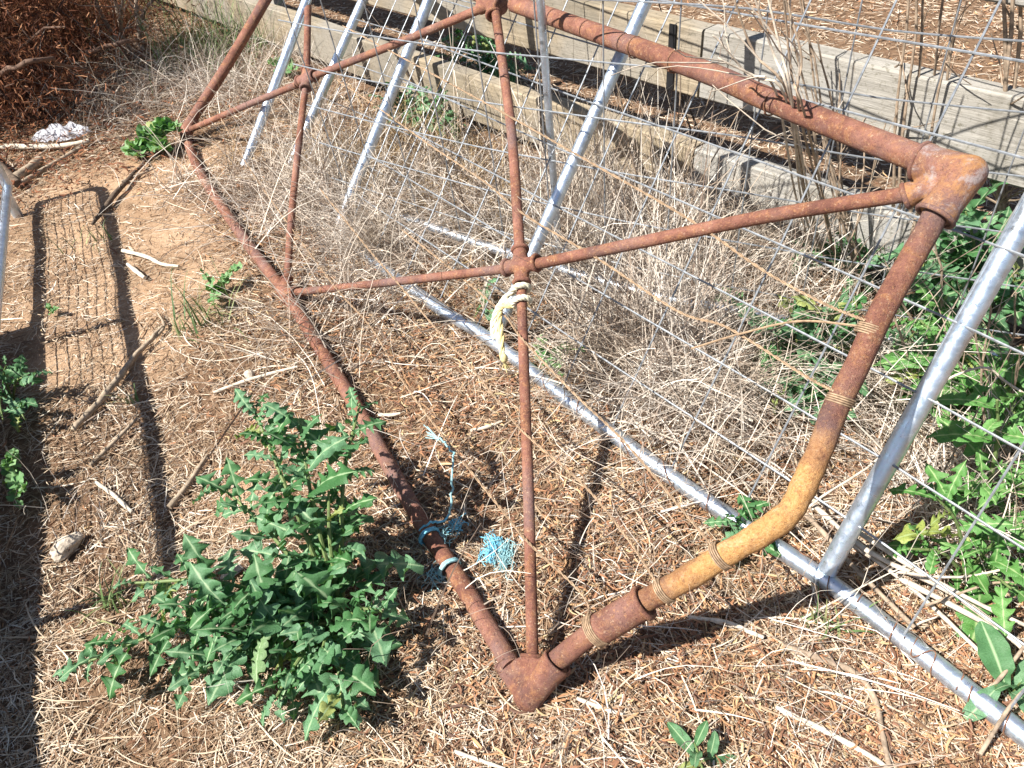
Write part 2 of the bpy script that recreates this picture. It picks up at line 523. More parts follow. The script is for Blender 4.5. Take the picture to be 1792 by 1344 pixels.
# ------------------------------------------------------------------ loose litter (stuff)
def ribbons(P, az, tilt, L, W, curve, roll, nseg=2, ridge=.3, bend=0.0, prof=None):
    n = len(P)
    ca, sa, ct, st = np.cos(az), np.sin(az), np.cos(tilt), np.sin(tilt)
    d = np.stack([ca * ct, sa * ct, st], -1)
    s0 = np.stack([-sa, ca, np.zeros(n)], -1)
    u0 = np.cross(d, s0)
    s = s0 * np.cos(roll)[:, None] + u0 * np.sin(roll)[:, None]
    u = np.cross(d, s)
    t = np.linspace(-.5, .5, nseg + 1)
    if prof is None:
        prof = np.interp(t, [-.5, 0, .5], [.65, 1, .35])
    C = (P[:, None, :] + d[:, None, :] * (L[:, None] * t)[:, :, None]
         + s0[:, None, :] * ((curve * L)[:, None] * (4 * t * t - .33))[:, :, None])
    b = np.broadcast_to(np.asarray(bend, float), (n,))
    C = C + np.array([0, 0, 1.0]) * ((b * L)[:, None] * (.33 - 4 * t * t))[:, :, None]
    hw = (W[:, None] * .5 * prof)[:, :, None]
    V = np.stack([C - s[:, None, :] * hw, C + u[:, None, :] * hw * ridge * 2, C + s[:, None, :] * hw], 2)  # n, seg+1, 3, 3
    V = V.reshape(-1, 3)
    base = (np.arange(n) * (nseg + 1) * 3)[:, None, None, None]
    seg = (np.arange(nseg) * 3)[None, :, None, None]
    col = np.arange(2)[None, None, :, None]
    q = np.array([0, 1, 4, 3])[None, None, None, :]
    F = (base + seg + col + q).reshape(-1, 4)
    return V, F

def heap(name, mat, label, P, az, tilt, L, W, curve, roll, **kw):
    V, F = ribbons(P, az, tilt, L, W, curve, roll, **kw)
    o = link(name, np_mesh(name, V, F, False), mat)
    return tag(o, label, kind="stuff")

FENCE_P = np.array([-2.022, 6.039]); FENCE_D = unit([2.742, -3.441]); FENCE_N = np.array([FENCE_D[1], -FENCE_D[0]])  # towards the camera side: negative
def beyond_fence(x, y):
    return (x - FENCE_P[0]) * -FENCE_N[0] + (y - FENCE_P[1]) * -FENCE_N[1]   # metres behind the boards (>0 behind)

def scatter(n, ymin, ymax, xl, xr, dens=None):
    """more pieces where one stands closer; an even thinning with distance"""
    out = []
    tot = 0
    while tot < n:
        m = n * 2
        u = rng.random(m)
        y = ymin * (ymax / ymin) ** u
        x = xl + (xr - xl) * rng.random(m)
        half = .55 + .82 * y
        ok = (x > -half - .1) & (x < half + .25)
        if dens is not None:
            ok &= rng.random(m) < dens(x, y)
        out.append(np.stack([x[ok], y[ok]], -1)); tot += ok.sum()
    return np.concatenate(out)[:n]

def straw_layer(name, label, n, ymin, ymax, mat, Lr, Wr, dens, zmax=.02, tilt_s=.16, curve_s=.06, nseg=2, xl=-4.2, xr=5.5, align=.8):
    xy = scatter(n, ymin, ymax, xl, xr, dens)
    x, y = xy[:, 0], xy[:, 1]
    az = 2.6 * wavy(x, y, 1.5, 2.2) * align + rng.normal(size=n) * 1.1
    tilt = rng.normal(size=n) * tilt_s
    L = Lr[0] + (Lr[1] - Lr[0]) * rng.random(n) ** 2.2
    W = Wr[0] + (Wr[1] - Wr[0]) * rng.random(n) ** 1.6
    sc = np.clip(.8 + .14 * y, 1, 1.9)
    z = relief(x, y) + .003 + zmax * rng.random(n) + np.abs(np.sin(tilt)) * L * .28
    P = np.stack([x, y, z], -1)
    return heap(name, mat, label, P, az, tilt, L, W * sc, rng.normal(size=n) * curve_s, rng.normal(size=n) * .6,
                nseg=nseg, bend=rng.normal(size=n) * .04)

front = lambda x, y: (beyond_fence(x, y) < -.02)
def near_dens(x, y):
    s = sand_mask(x, y)
    return front(x, y) * (1 - .80 * s) * np.clip(.78 + .7 * wavy(x, y, 2.1, .3) + .35 * wavy(x, y, 6.3, 2.), .28, 1)
def litter_dens(x, y):
    """red-brown leaflets gather under the gate and to its right"""
    g = np.clip((x + .55 + .38 * (y - .8)) * 1.6 + .35 * wavy(x, y, 1.8, 4.), .04, 1)
    return front(x, y) * (1 - .8 * sand_mask(x, y)) * g * np.clip(.8 + .6 * wavy(x, y, 2.7, 1.), .15, 1) * np.where(y > 3.2, .5, 1)

straw_layer("straw_litter", "fine pale broken straw covering the ground", 120000, .34, 6.5, M["straw"], (.012, .075), (.0012, .0036), near_dens, .012, .13)
straw_layer("long_straw", "longer straw stalks lying over the ground", 5200, .34, 6.5, M["straw"], (.06, .20), (.002, .0048), near_dens, .014, .06, .06, 4)
straw_layer("leaf_litter", "red brown dry leaflets scattered between the straw", 36000, .34, 5.5, M["litter"], (.013, .046), (.0026, .0070), litter_dens, .015, .22, .16, 3)
back = lambda x, y: (beyond_fence(x, y) > .05) * np.clip(.8 + .4 * wavy(x, y, 1.7, 3.), .3, 1)
straw_layer("mulch_straw", "orange brown straw mulch beyond the timber rails", 95000, 2.0, 14, M["far_straw"], (.02, .09), (.0022, .0048), back, .014, .1, xl=-3, xr=12)
straw_layer("mulch_leaf_litter", "rusty leaf crumbs in the mulch beyond the rails", 16000, 2.0, 12, M["litter"], (.012, .045), (.003, .006), back, .02, .3, .14, xl=-3, xr=11)

straw_layer("chaff", "fine chaff and crumbs between the straws", 36000, .34, 4.0, M["straw"], (.004, .014), (.0012, .003), front, .01, .3, .05, 1)
straw_layer("brown_crumbs", "dark brown leaf crumbs between the straws", 22000, .34, 4.5, M["litter"], (.005, .016), (.0018, .0042), lambda x, y: front(x, y) * (1 - .7 * sand_mask(x, y)), .01, .4, .05, 1)
def sand_crumbs():
    n = 9000
    xy = scatter(n, .5, 5, -3.5, 1.2, lambda x, y: front(x, y) * (.12 + .88 * sand_mask(x, y)) * np.clip(.5 + .8 * wavy(x, y, 3.3, 5.), .1, 1))
    x, y = xy[:, 0], xy[:, 1]
    z = relief(x, y) + .004 + .004 * rng.random(n)
    heap("sand_straw", M["straw"], "short broken straw bits on the bare sand", np.stack([x, y, z], -1), rng.random(n) * 6.3, rng.normal(size=n) * .15,
         .008 + .03 * rng.random(n), .0012 + .0018 * rng.random(n), rng.normal(size=n) * .05, rng.normal(size=n) * .5)
sand_crumbs()

# standing / tangled dry grass
def tangle(name, label, mat, n, centres, spread, height, Lr, W, seg=5, lift=0.0):
    """bent dry grass stalks rising from their roots and falling over each other"""
    c = np.array(centres, float)
    m = max(24, n // 55)
    root = c[rng.integers(0, len(c), m), :2] + rng.normal(size=(m, 2)) * spread
    wgt = rng.random(m) ** 1.6 + .15
    k = rng.choice(m, n, p=wgt / wgt.sum())
    xy = root[k] + rng.normal(size=(n, 2)) * spread * .5
    cl = rng.random(m) * 6.28
    big = rng.random(n) < .07
    L = Lr[0] + (Lr[1] - Lr[0]) * rng.random(n) ** 1.5
    az = np.where(rng.random(n) < .45, cl[k] + rng.normal(size=n) * .6, rng.random(n) * 6.28)
    el = np.clip(rng.normal(size=n) * .45 + .55 + lift, -.1, 1.5)
    drop = (.4 + 1.4 * rng.random(n)) * (1 - lift)
    side = rng.normal(size=n) * .9
    z0 = relief(xy[:, 0], xy[:, 1]) + height * rng.random(n) ** 1.7
    V = np.zeros((n, seg + 1, 2, 3))
    p = np.stack([xy[:, 0], xy[:, 1], z0], -1)
    w = W[0] + (W[1] - W[0]) * rng.random(n) ** 2 + np.where(big, .0025, 0)
    side = np.where(big, side * .25, side); drop = np.where(big, drop * .4, drop); L = np.where(big, L * 1.35, L)
    roll = rng.random(n) * math.pi
    for i in range(seg + 1):
        t = i / seg
        e = el - drop * t * t
        a = az + side * t
        d = np.stack([np.cos(a) * np.cos(e), np.sin(a) * np.cos(e), np.sin(e)], -1)
        s = np.stack([-np.sin(a), np.cos(a), np.zeros(n)], -1)
        u = np.cross(d, s)
        sr = s * np.cos(roll)[:, None] + u * np.sin(roll)[:, None]
        hw = (w * .5 * (1 - .75 * t))[:, None]
        p[:, 2] = np.maximum(p[:, 2], .004 + .01 * rng.random(n))
        V[:, i, 0] = p - sr * hw; V[:, i, 1] = p + sr * hw
        p = p + d * (L / seg)[:, None]
    base = (np.arange(n) * (seg + 1) * 2)[:, None, None]
    sg = (np.arange(seg) * 2)[None, :, None]
    F = (base + sg + np.array([0, 1, 3, 2])[None, None, :]).reshape(-1, 4)
    o = link(name, np_mesh(name, V.reshape(-1, 3), F), mat)
    return tag(o, label, kind="stuff")

def band(px, n):
    P = [gp(*q)[:2] for q in px]
    return [P[i] + (P[i + 1] - P[i]) * t for i in range(len(P) - 1) for t in np.linspace(0, 1, n)]

tangle("dry_grass", "grey tangled dead grass grown through the mesh gates", M["tangle"], 6400,
       band([(540, 330), (700, 380), (820, 420), (1000, 470), (1130, 560), (1200, 640), (1230, 720)], 5), .15, .12, (.12, .5), (.0018, .0046))
tangle("dead_grass_thicket", "pale knotted dead weed tangle against the timber rails", M["tangle"], 2600,
       band([(980, 330), (1060, 350), (1180, 420), (1280, 450), (1400, 480)], 4), .09, .12, (.10, .36), (.0018, .0046))
tangle("golden_grass", "golden dry grass between the galvanised uprights", M["gold_tangle"], 3600,
       band([(600, 260), (720, 330), (860, 380)], 5), .15, .07, (.10, .35), (.0018, .004))
tangle("fallen_grass", "thin pale grass fallen around the rusty gate end", M["tangle"], 2000,
       band([(400, 170), (480, 280), (540, 420), (480, 220), (640, 500), (720, 520)], 4), .20, .03, (.12, .5), (.002, .0046))
tangle("loose_grass", "sparse fallen grass stems in front of the gate", M["tangle"], 800,
       band([(700, 640), (850, 820), (1100, 950), (1300, 1200), (700, 1280), (1500, 1250), (300, 1000), (200, 800)], 4), .22, .008, (.08, .26), (.0014, .003))
tangle("fallen_grass_mat", "flattened dry grass lying below the red bush", M["tangle"], 1900,
       band([(180, 200), (260, 180), (330, 150), (420, 130), (520, 170)], 4), .28, .03, (.15, .5), (.002, .004))

tangle("corner_grass", "pale dry grass heaped over the buried corner of the galvanised gate", M["tangle"], 1500,
       band([(560, 370), (600, 400), (640, 440), (680, 430)], 4), .07, .06, (.10, .35), (.0018, .004))
tangle("stalk_tangle", "thin brown grey stalks standing in the tangle behind the frame", M["tangle"], 700,
       band([(900, 330), (1050, 420), (1200, 520), (1320, 600), (1250, 720)], 5), .16, .10, (.30, .75), (.0022, .0042), lift=.55)
# ------------------------------------------------------------------ timber rail fence
def fence_pt(s, z, off=0.0):
    p = FENCE_P + FENCE_D * s - FENCE_N * off
    return np.array([p[0], p[1], z])

def board(s0, s1, z0, z1, name, mat, parent, thick=.075, tilt=0.0):
    L = s1 - s0; n = 10
    bm = bmesh.new()
    rings = []
    prof = [(0, .006), (0, 1), (0.006, 1), (1, 1), (1, .006)]
    for i in range(n + 1):
        s = i / n * L
        dz = .004 * math.sin(s * 2.1 + z0 * 9) + .003 * math.sin(5 * s)
        c = .006
        a, b_ = z0 + dz, z1 + dz
        pr = [(0, a + c), (0, b_ - c), (c, b_), (thick - c, b_), (thick, b_ - c), (thick, a + c), (thick - c, a), (c, a)]
        rings.append([bm.verts.new((s, y + .002 * math.sin(3 * s + z), z)) for y, z in pr])
    for i in range(n):
        for k in range(8):
            k2 = (k + 1) % 8
            bm.faces.new((rings[i][k], rings[i][k2], rings[i + 1][k2], rings[i + 1][k]))
    bm.faces.new(rings[0]); bm.faces.new(list(reversed(rings[-1])))
    bmesh.ops.recalc_face_normals(bm, faces=bm.faces)
    me = bpy.data.meshes.new(name); bm.to_mesh(me); bm.free()
    o = link(name, me, mat)
    o.parent = parent
    p = fence_pt(s0, 0)
    o.matrix_parent_inverse = Matrix.Translation(parent.location).inverted()
    o.location = p
    o.rotation_euler = (0, 0, math.atan2(FENCE_D[1], FENCE_D[0]))
    return o

def build_fence():
    root = thing("timber_rail_fence", "weathered timber rail fence of long horizontal planks behind the mesh gates", "fence", fence_pt(0, 0))
    # post positions along the fence
    s_post = [-2.6, 1.2, 4.30, 7.5]
    edges = [-3.2, 1.2, 4.42, 7.8]
    for zi, (z0, z1) in enumerate(((.045, .255), (.442, .665), (.865, 1.08))):
        for k in range(3):
            if zi and k == 0:
                pass
            mat = M["grey_board"] if (k == 2 or zi == 2) else M["board"]
            board(edges[k] + .004, edges[k + 1] - .004, z0, z1, "board", mat, root)
    def slab(s0, s1, z0, z1, o0, o1, nm, mat):
        lo = [fence_pt(s0, z0, o0), fence_pt(s1, z0, o0), fence_pt(s1, z0, o1), fence_pt(s0, z0, o1)]
        MB().hexa(lo, [p + np.array([0, 0, z1 - z0]) for p in lo]).build(nm, mat, root, smooth=False)
    for z0, z1 in ((.05, .25), (.446, .66), (.87, 1.075)):
        slab(4.288, 4.316, z0, z1, -.008, -.002, "joint_strap", M["black_steel"])
    for s in (1.2, 7.5):
        slab(s - .04, s + .04, -.1, 1.2, .079, .15, "post", M["grey_board"])
build_fence()

# ------------------------------------------------------------------ rusty pipe gate
GA, GC, GT, GB = (np.array(q) for q in ((-.023, .78, .025), (.794, 1.176, .809), (.073, 2.662, .809), (-1.464, 3.751, .025)))
GATE_N = unit(np.cross(GC - GA, GB - GA))
def ga(u, v, off=0.0):
    """point of the gate's plane"""
    p = on_plane(u, v, GA, GATE_N)
    return p + GATE_N * off * (1 if GATE_N[2] > 0 else -1)

def fitting(name, arms, parent, label=None, balls=(), voxel=.0034, web=None, mat="rust"):
    """a cast pipe fitting: arms grown into one lump"""
    mb = MB()
    for p0, p1, r in arms:
        mb.tube([p0, p1], r, 16)
    for c, r in balls:
        mb.ball(c, r, 14, 10)
    if web:
        mb.hexa(*web)
    o = mb.build(name, M[mat], parent, smooth=True)
    md = o.modifiers.new("weld", 'REMESH'); md.mode = 'VOXEL'; md.voxel_size = voxel; md.use_smooth_shade = True
    sm = o.modifiers.new("soften", 'SMOOTH'); sm.iterations = 9; sm.factor = .5
    if label:
        o["label"] = label
    return o

def collar(name, c, axis, R, r, parent):
    return MB().ring(c, axis, R, r, 24, 8).build(name, M["rust"], parent)

def build_gate():
    root = thing("rusty_pipe_gate", "old rusty pipe gate frame with crossed braces lying back on the mesh gate", "gate", GA)
    # bottom rail, bowed
    pts = [ga(*q) for q in ((896, 1172), (868, 1125), (800, 1012), (740, 922), (680, 815), (625, 715), (560, 610), (500, 514), (440, 438), (400, 382), (362, 325), (341, 283), (326, 240))]
    pts = [np.array([p[0], p[1], max(p[2], .024)]) for p in pts]
    MB().tube(smooth_path(pts, 5), .0205, 18).build("bottom_rail", M["rust"], root)
    # top rail (runs out of view to the far corner)
    D = ga(540, 0) + (ga(540, 0) - ga(537, 137)) * .0
    far_top = GB + (GC - GA)
    ptop = [ga(*q) for q in ((1648, 293), (1500, 236), (1340, 172), (1250, 132), (1140, 92), (1000, 42), (900, 7))] + [GT + (ga(862, 0) - GT) * .5, far_top]
    MB().tube(smooth_path(ptop[:7], 5), .0245, 18).build("top_rail", M["rust"], root)
    tee = ga(862, 2)
    MB().tube([tee, far_top], .0235, 16).build("top_rail", M["rust"], root)
    # near end stile, bent outwards, flaking orange in its lower half
    px = [(1650, 345), (1625, 400), (1585, 470), (1540, 552), (1500, 640), (1462, 715), (1440, 775), (1418, 825), (1398, 868), (1378, 900), (1330, 935), (1270, 970), (1200, 1013), (1140, 1045), (1080, 1080), (1030, 1112), (960, 1168)]
    fl = [0, 0, .1, .12, .2, .32, .46, .62, .78, .9, .9, .8, .66, .45, .15, 0, 0]
    path = smooth_path([ga(*q) for q in px], 4)
    fa = list(np.interp(np.linspace(0, len(fl) - 1, len(path)), range(len(fl)), fl))
    rad = [.0215 + .0012 * math.sin(i * 1.9) * f + .001 * math.sin(i * .7) * f + .0015 * f for i, f in enumerate(fa)]
    mb = MB(); mb.tube(path, rad, 20, attr=fa)
    mb.build("end_stile", M["rust_flake"], root, attr="flake")["label"] = "bent end pipe with a flaking orange lower half"
    # repair sleeve on the stile
    a, b = ga(1040, 1107), ga(1128, 1054)
    MB().tube([a, a + (b - a) * .04, b + (a - b) * .04, b], [.027, .0305, .0305, .027], 20).build("sleeve", M["rust"], root)
    collar("collar", ga(1126, 1055), b - a, .0295, .006, root)
    # far end stile
    MB().tube(smooth_path([ga(334, 212), ga(400, 110), ga(462, 5), ga(462, 5) + (ga(462, 5) - ga(400, 110)) * .9], 4), .0245, 16).build("end_stile", M["rust"], root)
    # braces
    n1, n2 = ga(912, 465), ga(537, 137)
    def brace(px, r=.0135):
        MB().tube(smooth_path([ga(*q) for q in px], 4), r, 14).build("brace", M["rust"], root)
    brace([(932, 1150), (926, 900), (919, 700), (912, 490)], .0128)
    brace([(940, 462), (1150, 418), (1350, 377), (1600, 338)], .0142)
    brace([(890, 470), (700, 492), (515, 512)], .0125)
    brace([(910, 442), (896, 240), (878, 100), (866, 10)], .0142)
    brace([(502, 500), (510, 380), (522, 260), (534, 158)], .013)
    brace([(520, 148), (430, 185), (335, 226)], .014)
    brace([(552, 132), (700, 74), (845, 14)], .0138)
    MB().tube([ga(537, 118), ga(539, 0), ga(539, 0) + (ga(539, 0) - ga(537, 118)) * 1.1], .0145, 14).build("brace", M["rust"], root)
    # cast fittings
    def toward(p, q, d):
        return p + unit(q - p) * d
    fitting("cross_fitting", [(n1 + unit(ga(*q) - n1) * -.01, toward(n1, ga(*q), .048), .0195) for q in ((1100, 430), (720, 490), (898, 270), (918, 640))], root, balls=[(n1, .024)])
    for q in ((1100, 430), (720, 490), (898, 270), (918, 640)):
        collar("collar", toward(n1, ga(*q), .05), ga(*q) - n1, .0185, .0062, root)
    fitting("cross_fitting", [(n2, toward(n2, ga(*q), .05), .021) for q in ((430, 185), (700, 74), (539, 0), (522, 260))], root, balls=[(n2, .025)], voxel=.004)
    for q in ((430, 185), (700, 74), (539, 0), (522, 260)):
        collar("collar", toward(n2, ga(*q), .052), ga(*q) - n2, .02, .006, root)
    s = ga(500, 514); s[2] = max(s[2], .024)
    fitting("tee_fitting", [(s, toward(s, ga(560, 610), .05), .025), (s, toward(s, ga(440, 438), .05), .025), (s, toward(s, ga(510, 380), .06), .019), (s, toward(s, ga(700, 492), .06), .019)], root)
    collar("collar", toward(s, ga(510, 380), .062), ga(510, 380) - s, .018, .005, root)
    collar("collar", toward(s, ga(700, 492), .062), ga(700, 492) - s, .018, .006, root)
    t = ga(860, 6)
    fitting("tee_fitting", [(t, toward(t, ga(1000, 42), .06), .0285), (t, toward(t, far_top, .06), .0285), (t, toward(t, ga(878, 100), .055), .021), (t, toward(t, ga(700, 74), .055), .021)], root)
    collar("collar", toward(t, ga(878, 100), .057), ga(878, 100) - t, .02, .007, root)
    # near top elbow
    c = ga(1693, 304)
    r1, r2, r3 = ga(1612, 283), ga(1637, 378), ga(1585, 343)
    nn = GATE_N * (1 if GATE_N[2] > 0 else -1)
    w = .020
    web = ([r1 - nn * w, r3 * .4 + c * .6 - nn * w, r2 - nn * w, c - nn * w], [r1 + nn * w, r3 * .4 + c * .6 + nn * w, r2 + nn * w, c + nn * w])
    fitting("elbow_fitting", [(r1, c, .0315), (r2, c, .0315), (r3, c, .0185), (r1, toward(r1, c, .016), .0345), (r2, toward(r2, c, .016), .0345), (r3, toward(r3, c, .014), .0235)], root,
            "heavy rusty corner elbow patched grey and orange", balls=[(c, .0325)], web=web, mat="rust_patch")
    for q, R_, rr in ((r1, .0325, .0045), (r2, .0325, .0045), (r3, .0205, .0052)):
        collar("collar", q, c - q, R_, rr, root)
    # near bottom elbow
    c = ga(926, 1218)
    r1, r2, r3 = ga(886, 1160), ga(975, 1160), ga(931, 1148)
    web = ([r1 - nn * w, r3 - nn * w, r2 - nn * w, c - nn * w], [r1 + nn * w, r3 + nn * w, r2 + nn * w, c + nn * w])
    fitting("elbow_fitting", [(r1, c, .027), (r2, c, .0295), (r3, c, .02), (r3, toward(r3, c, .014), .0235), (r2, toward(r2, c, .016), .032)], root, balls=[(c, .0325)], web=web)
    for q, R_, rr in ((r2, .0295, .004), (r3, .0205, .0045), (r1, .0255, .003)):
        collar("collar", q, c - q, R_, rr, root)
    # far bottom elbow
    b = ga(324, 232); b[2] = max(b[2], .026)
    fitting("elbow_fitting", [(b, toward(b, ga(400, 110), .085), .030), (b, toward(b, ga(345, 290), .075), .028), (b, toward(b, ga(430, 185), .06), .02)], root, balls=[(b, .031)], voxel=.004)
    collar("collar", toward(b, ga(345, 290), .075), ga(345, 290) - b, .026, .006, root)
    # wire wraps round the stile
    def wraps(px, axis_px, R, turns, mat):
        mb = MB()
        ax = unit(ga(*axis_px) - ga(*px)); c0 = ga(*px)
        a = unit(np.cross(ax, nn)); bb = np.cross(ax, a)
        pp = []
        for i in range(turns * 14 + 1):
            th = 2 * math.pi * i / 14
            pp.append(c0 + (a * math.cos(th) + bb * math.sin(th)) * (R + .0006 * math.sin(i * .37)) + ax * (i / 14 - turns / 2) * .0040 + ax * .003 * math.sin(th))
        mb.tube(pp, .0017, 6).build("wire_wrap", mat, root)
    wraps((1522, 580), (1560, 510), .0232, 5, M["old_wire"])
    wraps((1470, 702), (1500, 640), .0232, 4, M["old_wire"])
    wraps((1262, 973), (1330, 935), .0262, 4, M["old_wire"])
    wraps((1163, 1033), (1220, 1000), .0245, 4, M["old_wire"])
    wraps((1045, 1102), (1080, 1082), .0325, 5, M["old_wire"])
    for q, a in (((1112, 83), (1200, 115)), ((1182, 108), (1250, 135)), ((1352, 180), (1420, 206))):
        wraps(q, a, .0258, 1, M["rust_wire"])
    # old twisted fence wires strung from the stile towards the far end
    def strand(px, off, mat=M["old_wire"], r=.0016):
        base = smooth_path([ga(u, v, o) for (u, v), o in zip(px, off)], 26)
        for ph in (0, math.pi):
            pp = []
            for i, p in enumerate(base):
                tdir = unit(base[min(i + 1, len(base) - 1)] - base[max(i - 1, 0)])
                a = unit(np.cross(tdir, nn)); bb = np.cross(tdir, a)
                th = i * 1.15 + ph
                pp.append(p + (a * math.cos(th) + bb * math.sin(th)) * .0017)
            MB().tube(pp, r, 5).build("fence_wire", mat, root)
    strand([(1520, 568), (1440, 530), (1330, 468), (1200, 380), (1025, 281), (894, 207), (710, 104), (600, 45)], [.02, 0, -.01, 0, .01, .015, 0, 0])
    strand([(1466, 690), (1406, 656), (1269, 570), (1180, 540), (1042, 450), (921, 378), (848, 318), (747, 250), (650, 180), (590, 140)], [.02, 0, -.01, -.01, 0, .01, 0, 0, 0, 0])
    strand([(1260, 965), (1192, 890), (1085, 768), (995, 681), (921, 597), (881, 550), (800, 480), (700, 400)], [.02, 0, -.012, -.01, .016, .0, -.01, -.01])
    strand([(1160, 1025), (1100, 945), (1018, 848), (928, 764), (884, 718), (817, 637), (767, 580), (697, 493), (640, 430), (560, 330)], [.02, 0, -.01, .014, 0, -.01, 0, .012, 0, 0])
    strand([(1042, 1092), (1022, 1044), (935, 954), (884, 895), (787, 778), (707, 670), (650, 574), (600, 515), (540, 440), (440, 300), (380, 195)], [.03, 0, .016, .01, 0, 0, 0, .012, 0, 0, 0])
    # loose hooked wire end tied on the stile
    MB().tube(smooth_path([ga(1516, 572), ga(1400, 562), ga(1300, 583), ga(1210, 610)], 8), .0022, 6).build("fence_wire", M["old_wire"], root)
    # branding-free thin wire curl round the lower rail
    for (p0, p1) in (((868, 1118), (880, 1100)), ((842, 1075), (800, 1012)), ((600, 680), (560, 610))):
        wraps(p0, p1, .0215, 1, M["rust_wire"])
build_gate()

# ------------------------------------------------------------------ galvanised mesh gates
PIPE = .0205
def gp3(u, v, z=PIPE + .004):
    return gp(u, v, z)

def build_mesh_gate():
    root = thing("galvanised_mesh_gate", "long galvanised mesh gate leaning behind the rusty frame with its round rail on the ground", "gate", gp3(640, 447, 0))
    p1, p2, p3, p4 = gp3(592, 396), gp3(862, 597), gp3(1440, 1012), gp3(1792, 1287)
    rail = [gp3(640, 447), gp3(780, 548), p2, gp3(1000, 705), gp3(1200, 852), p3, gp3(1600, 1134), p4]
    rail.append(p4 + (p4 - p3) * .7)
    ups = [unit((.511, .369, .776)), unit((.497, .358, .79)), unit((.385, .277, .88)), unit((.36, .26, .9))]
    Ht = 1.42
    # rounded corner into the left upright
    u0 = p1 + ups[0] * .05
    corner = smooth_path([p1 + ups[0] * Ht, p1 + ups[0] * .6, p1 + ups[0] * .08, p1 + ups[0] * .015 + (rail[0] - p1) * .06, p1 + (rail[0] - p1) * .3, rail[0], rail[1]], 6)
    MB().tube(corner + smooth_path(rail[1:], 4)[1:], PIPE, 20).build("bottom_rail", M["galv"], root)
    MB().tube([p2 + ups[1] * .018, p2 + ups[1] * Ht], PIPE * .95, 18).build("upright", M["galv"], root)
    q3 = p3 + ups[2] * .02
    MB().tube(smooth_path([q3, q3 + ups[2] * .35, q3 + ups[2] * .75, q3 + ups[2] * Ht], 4), PIPE, 18).build("upright", M["galv"], root)
    # weld ring
    # ruled mesh surface
    feet = [p1 + (p1 - p2) * .0, p2, p3, p4 + (p4 - p3) * .7]
    cum = [0]
    for a, b in zip(feet, feet[1:]):
        cum.append(cum[-1] + np.linalg.norm(b - a))
    nrm = unit(np.cross(ups[1], p3 - p1)); nrm = nrm * (1 if nrm[2] > 0 else -1)
    def surf(s, h):
        k = max(i for i in range(3) if s >= cum[i] - 1e-9)
        t = (s - cum[k]) / (cum[k + 1] - cum[k])
        return feet[k] * (1 - t) + feet[k + 1] * t + unit(ups[k] * (1 - t) + ups[k + 1] * t) * h + nrm * (.012 + .006 * math.sin(5 * s + 3 * h))
    n = 0
    s = .10
    while s < cum[3] - .03:
        MB().tube(smooth_path([surf(s, h) for h in (.012, .3, .6, .9, Ht)], 2), .0024, 6).build("mesh_wire", M["wire"], root)
        s += .205
    for h in (.15, .30, .45, .60, .75, .90, 1.05, 1.2, 1.35):
        MB().tube([surf(x, h) + nrm * .0045 for x in np.linspace(.03, cum[3] - .02, 26)], .0026, 6).build("mesh_wire", M["wire"], root)
    MB().tube([p1 + ups[0] * Ht, p2 + ups[1] * Ht, p3 + ups[2] * Ht, feet[3] + ups[3] * Ht], PIPE, 14).build("top_rail", M["galv"], root)
    # thin tie wires curled along the rail
    allr = corner + smooth_path(rail[1:], 14)
    def curl(i0, i1, turns):
        seg = smooth_path(rail, 40)[i0:i1]
        pp = []
        for i, p in enumerate(seg):
            td = unit(seg[min(i + 1, len(seg) - 1)] - seg[max(i - 1, 0)])
            a = unit(np.cross(td, [0, 0, 1])); b = np.cross(td, a)
            th = turns * 2 * math.pi * (i / len(seg) + .12 * math.sin(7.3 * i / len(seg) + i0) + .05 * math.sin(19 * i / len(seg)))
            pp.append(p + (a * math.cos(th) + b * math.sin(th)) * (PIPE + .002 + .004 * abs(math.sin(i * .31 + i0))))
        MB().tube(pp, .0013, 5).build("tie_wire", M["rust_wire"], root)
    curl(100, 170, 4); curl(175, 215, 3); curl(225, 262, 5); curl(262, 300, 2); curl(30, 60, 1)
build_mesh_gate()

def build_rear_gate():
    root = thing("galvanised_mesh_gate", "upright galvanised mesh gate standing close in front of the timber rails", "gate", gp3(895, 445, 0))
    path = [gp3(600, 345, .06), gp3(750, 396, .07), gp3(895, 445, .07), gp3(1110, 508, .09), gp3(1240, 537, .09)]
    path += [np.array([.98, 1.765, .03]), np.array([1.40, 1.56, .03]), np.array([2.0, 1.36, .03])]
    MB().tube(smooth_path(path, 5), .0175, 14).build("bottom_rail", M["galv"], root)
    foot = gp3(980, 465, .02)
    MB().tube([foot, foot + np.array([-.03, -.04, 1.1])], .0115, 14).build("upright", M["galv"], root)
    cum = [0]
    for a, b in zip(path, path[1:]):
        cum.append(cum[-1] + np.linalg.norm(b - a))
    def at(s, h):
        k = max(i for i in range(len(path) - 1) if s >= cum[i] - 1e-9)
        t = (s - cum[k]) / (cum[k + 1] - cum[k])
        p = path[k] * (1 - t) + path[k + 1] * t
        sag = .05 * max(0, s - 1.7) * math.sin(3.3 * s)
        return p + np.array([-.03, -.04, 1.0]) * h + np.array([-.012, -.014, 0]) - np.array([.03, .04, 0]) * math.sin(2.3 * s + 1) * h
    s = .06
    while s < cum[-1]:
        MB().tube(smooth_path([at(s, h) for h in (.0, .3, .6, .9, 1.1)], 2), .0021, 6).build("mesh_wire", M["wire"], root)
        s += .20
    for h in (.10, .25, .40, .55, .70, .85, 1.0):
        MB().tube(smooth_path([at(x, h) + np.array([-.004, -.004, 0]) for x in np.linspace(0, cum[-1] - .01, 20)], 2), .0024, 6).build("mesh_wire", M["wire"], root)
build_rear_gate()

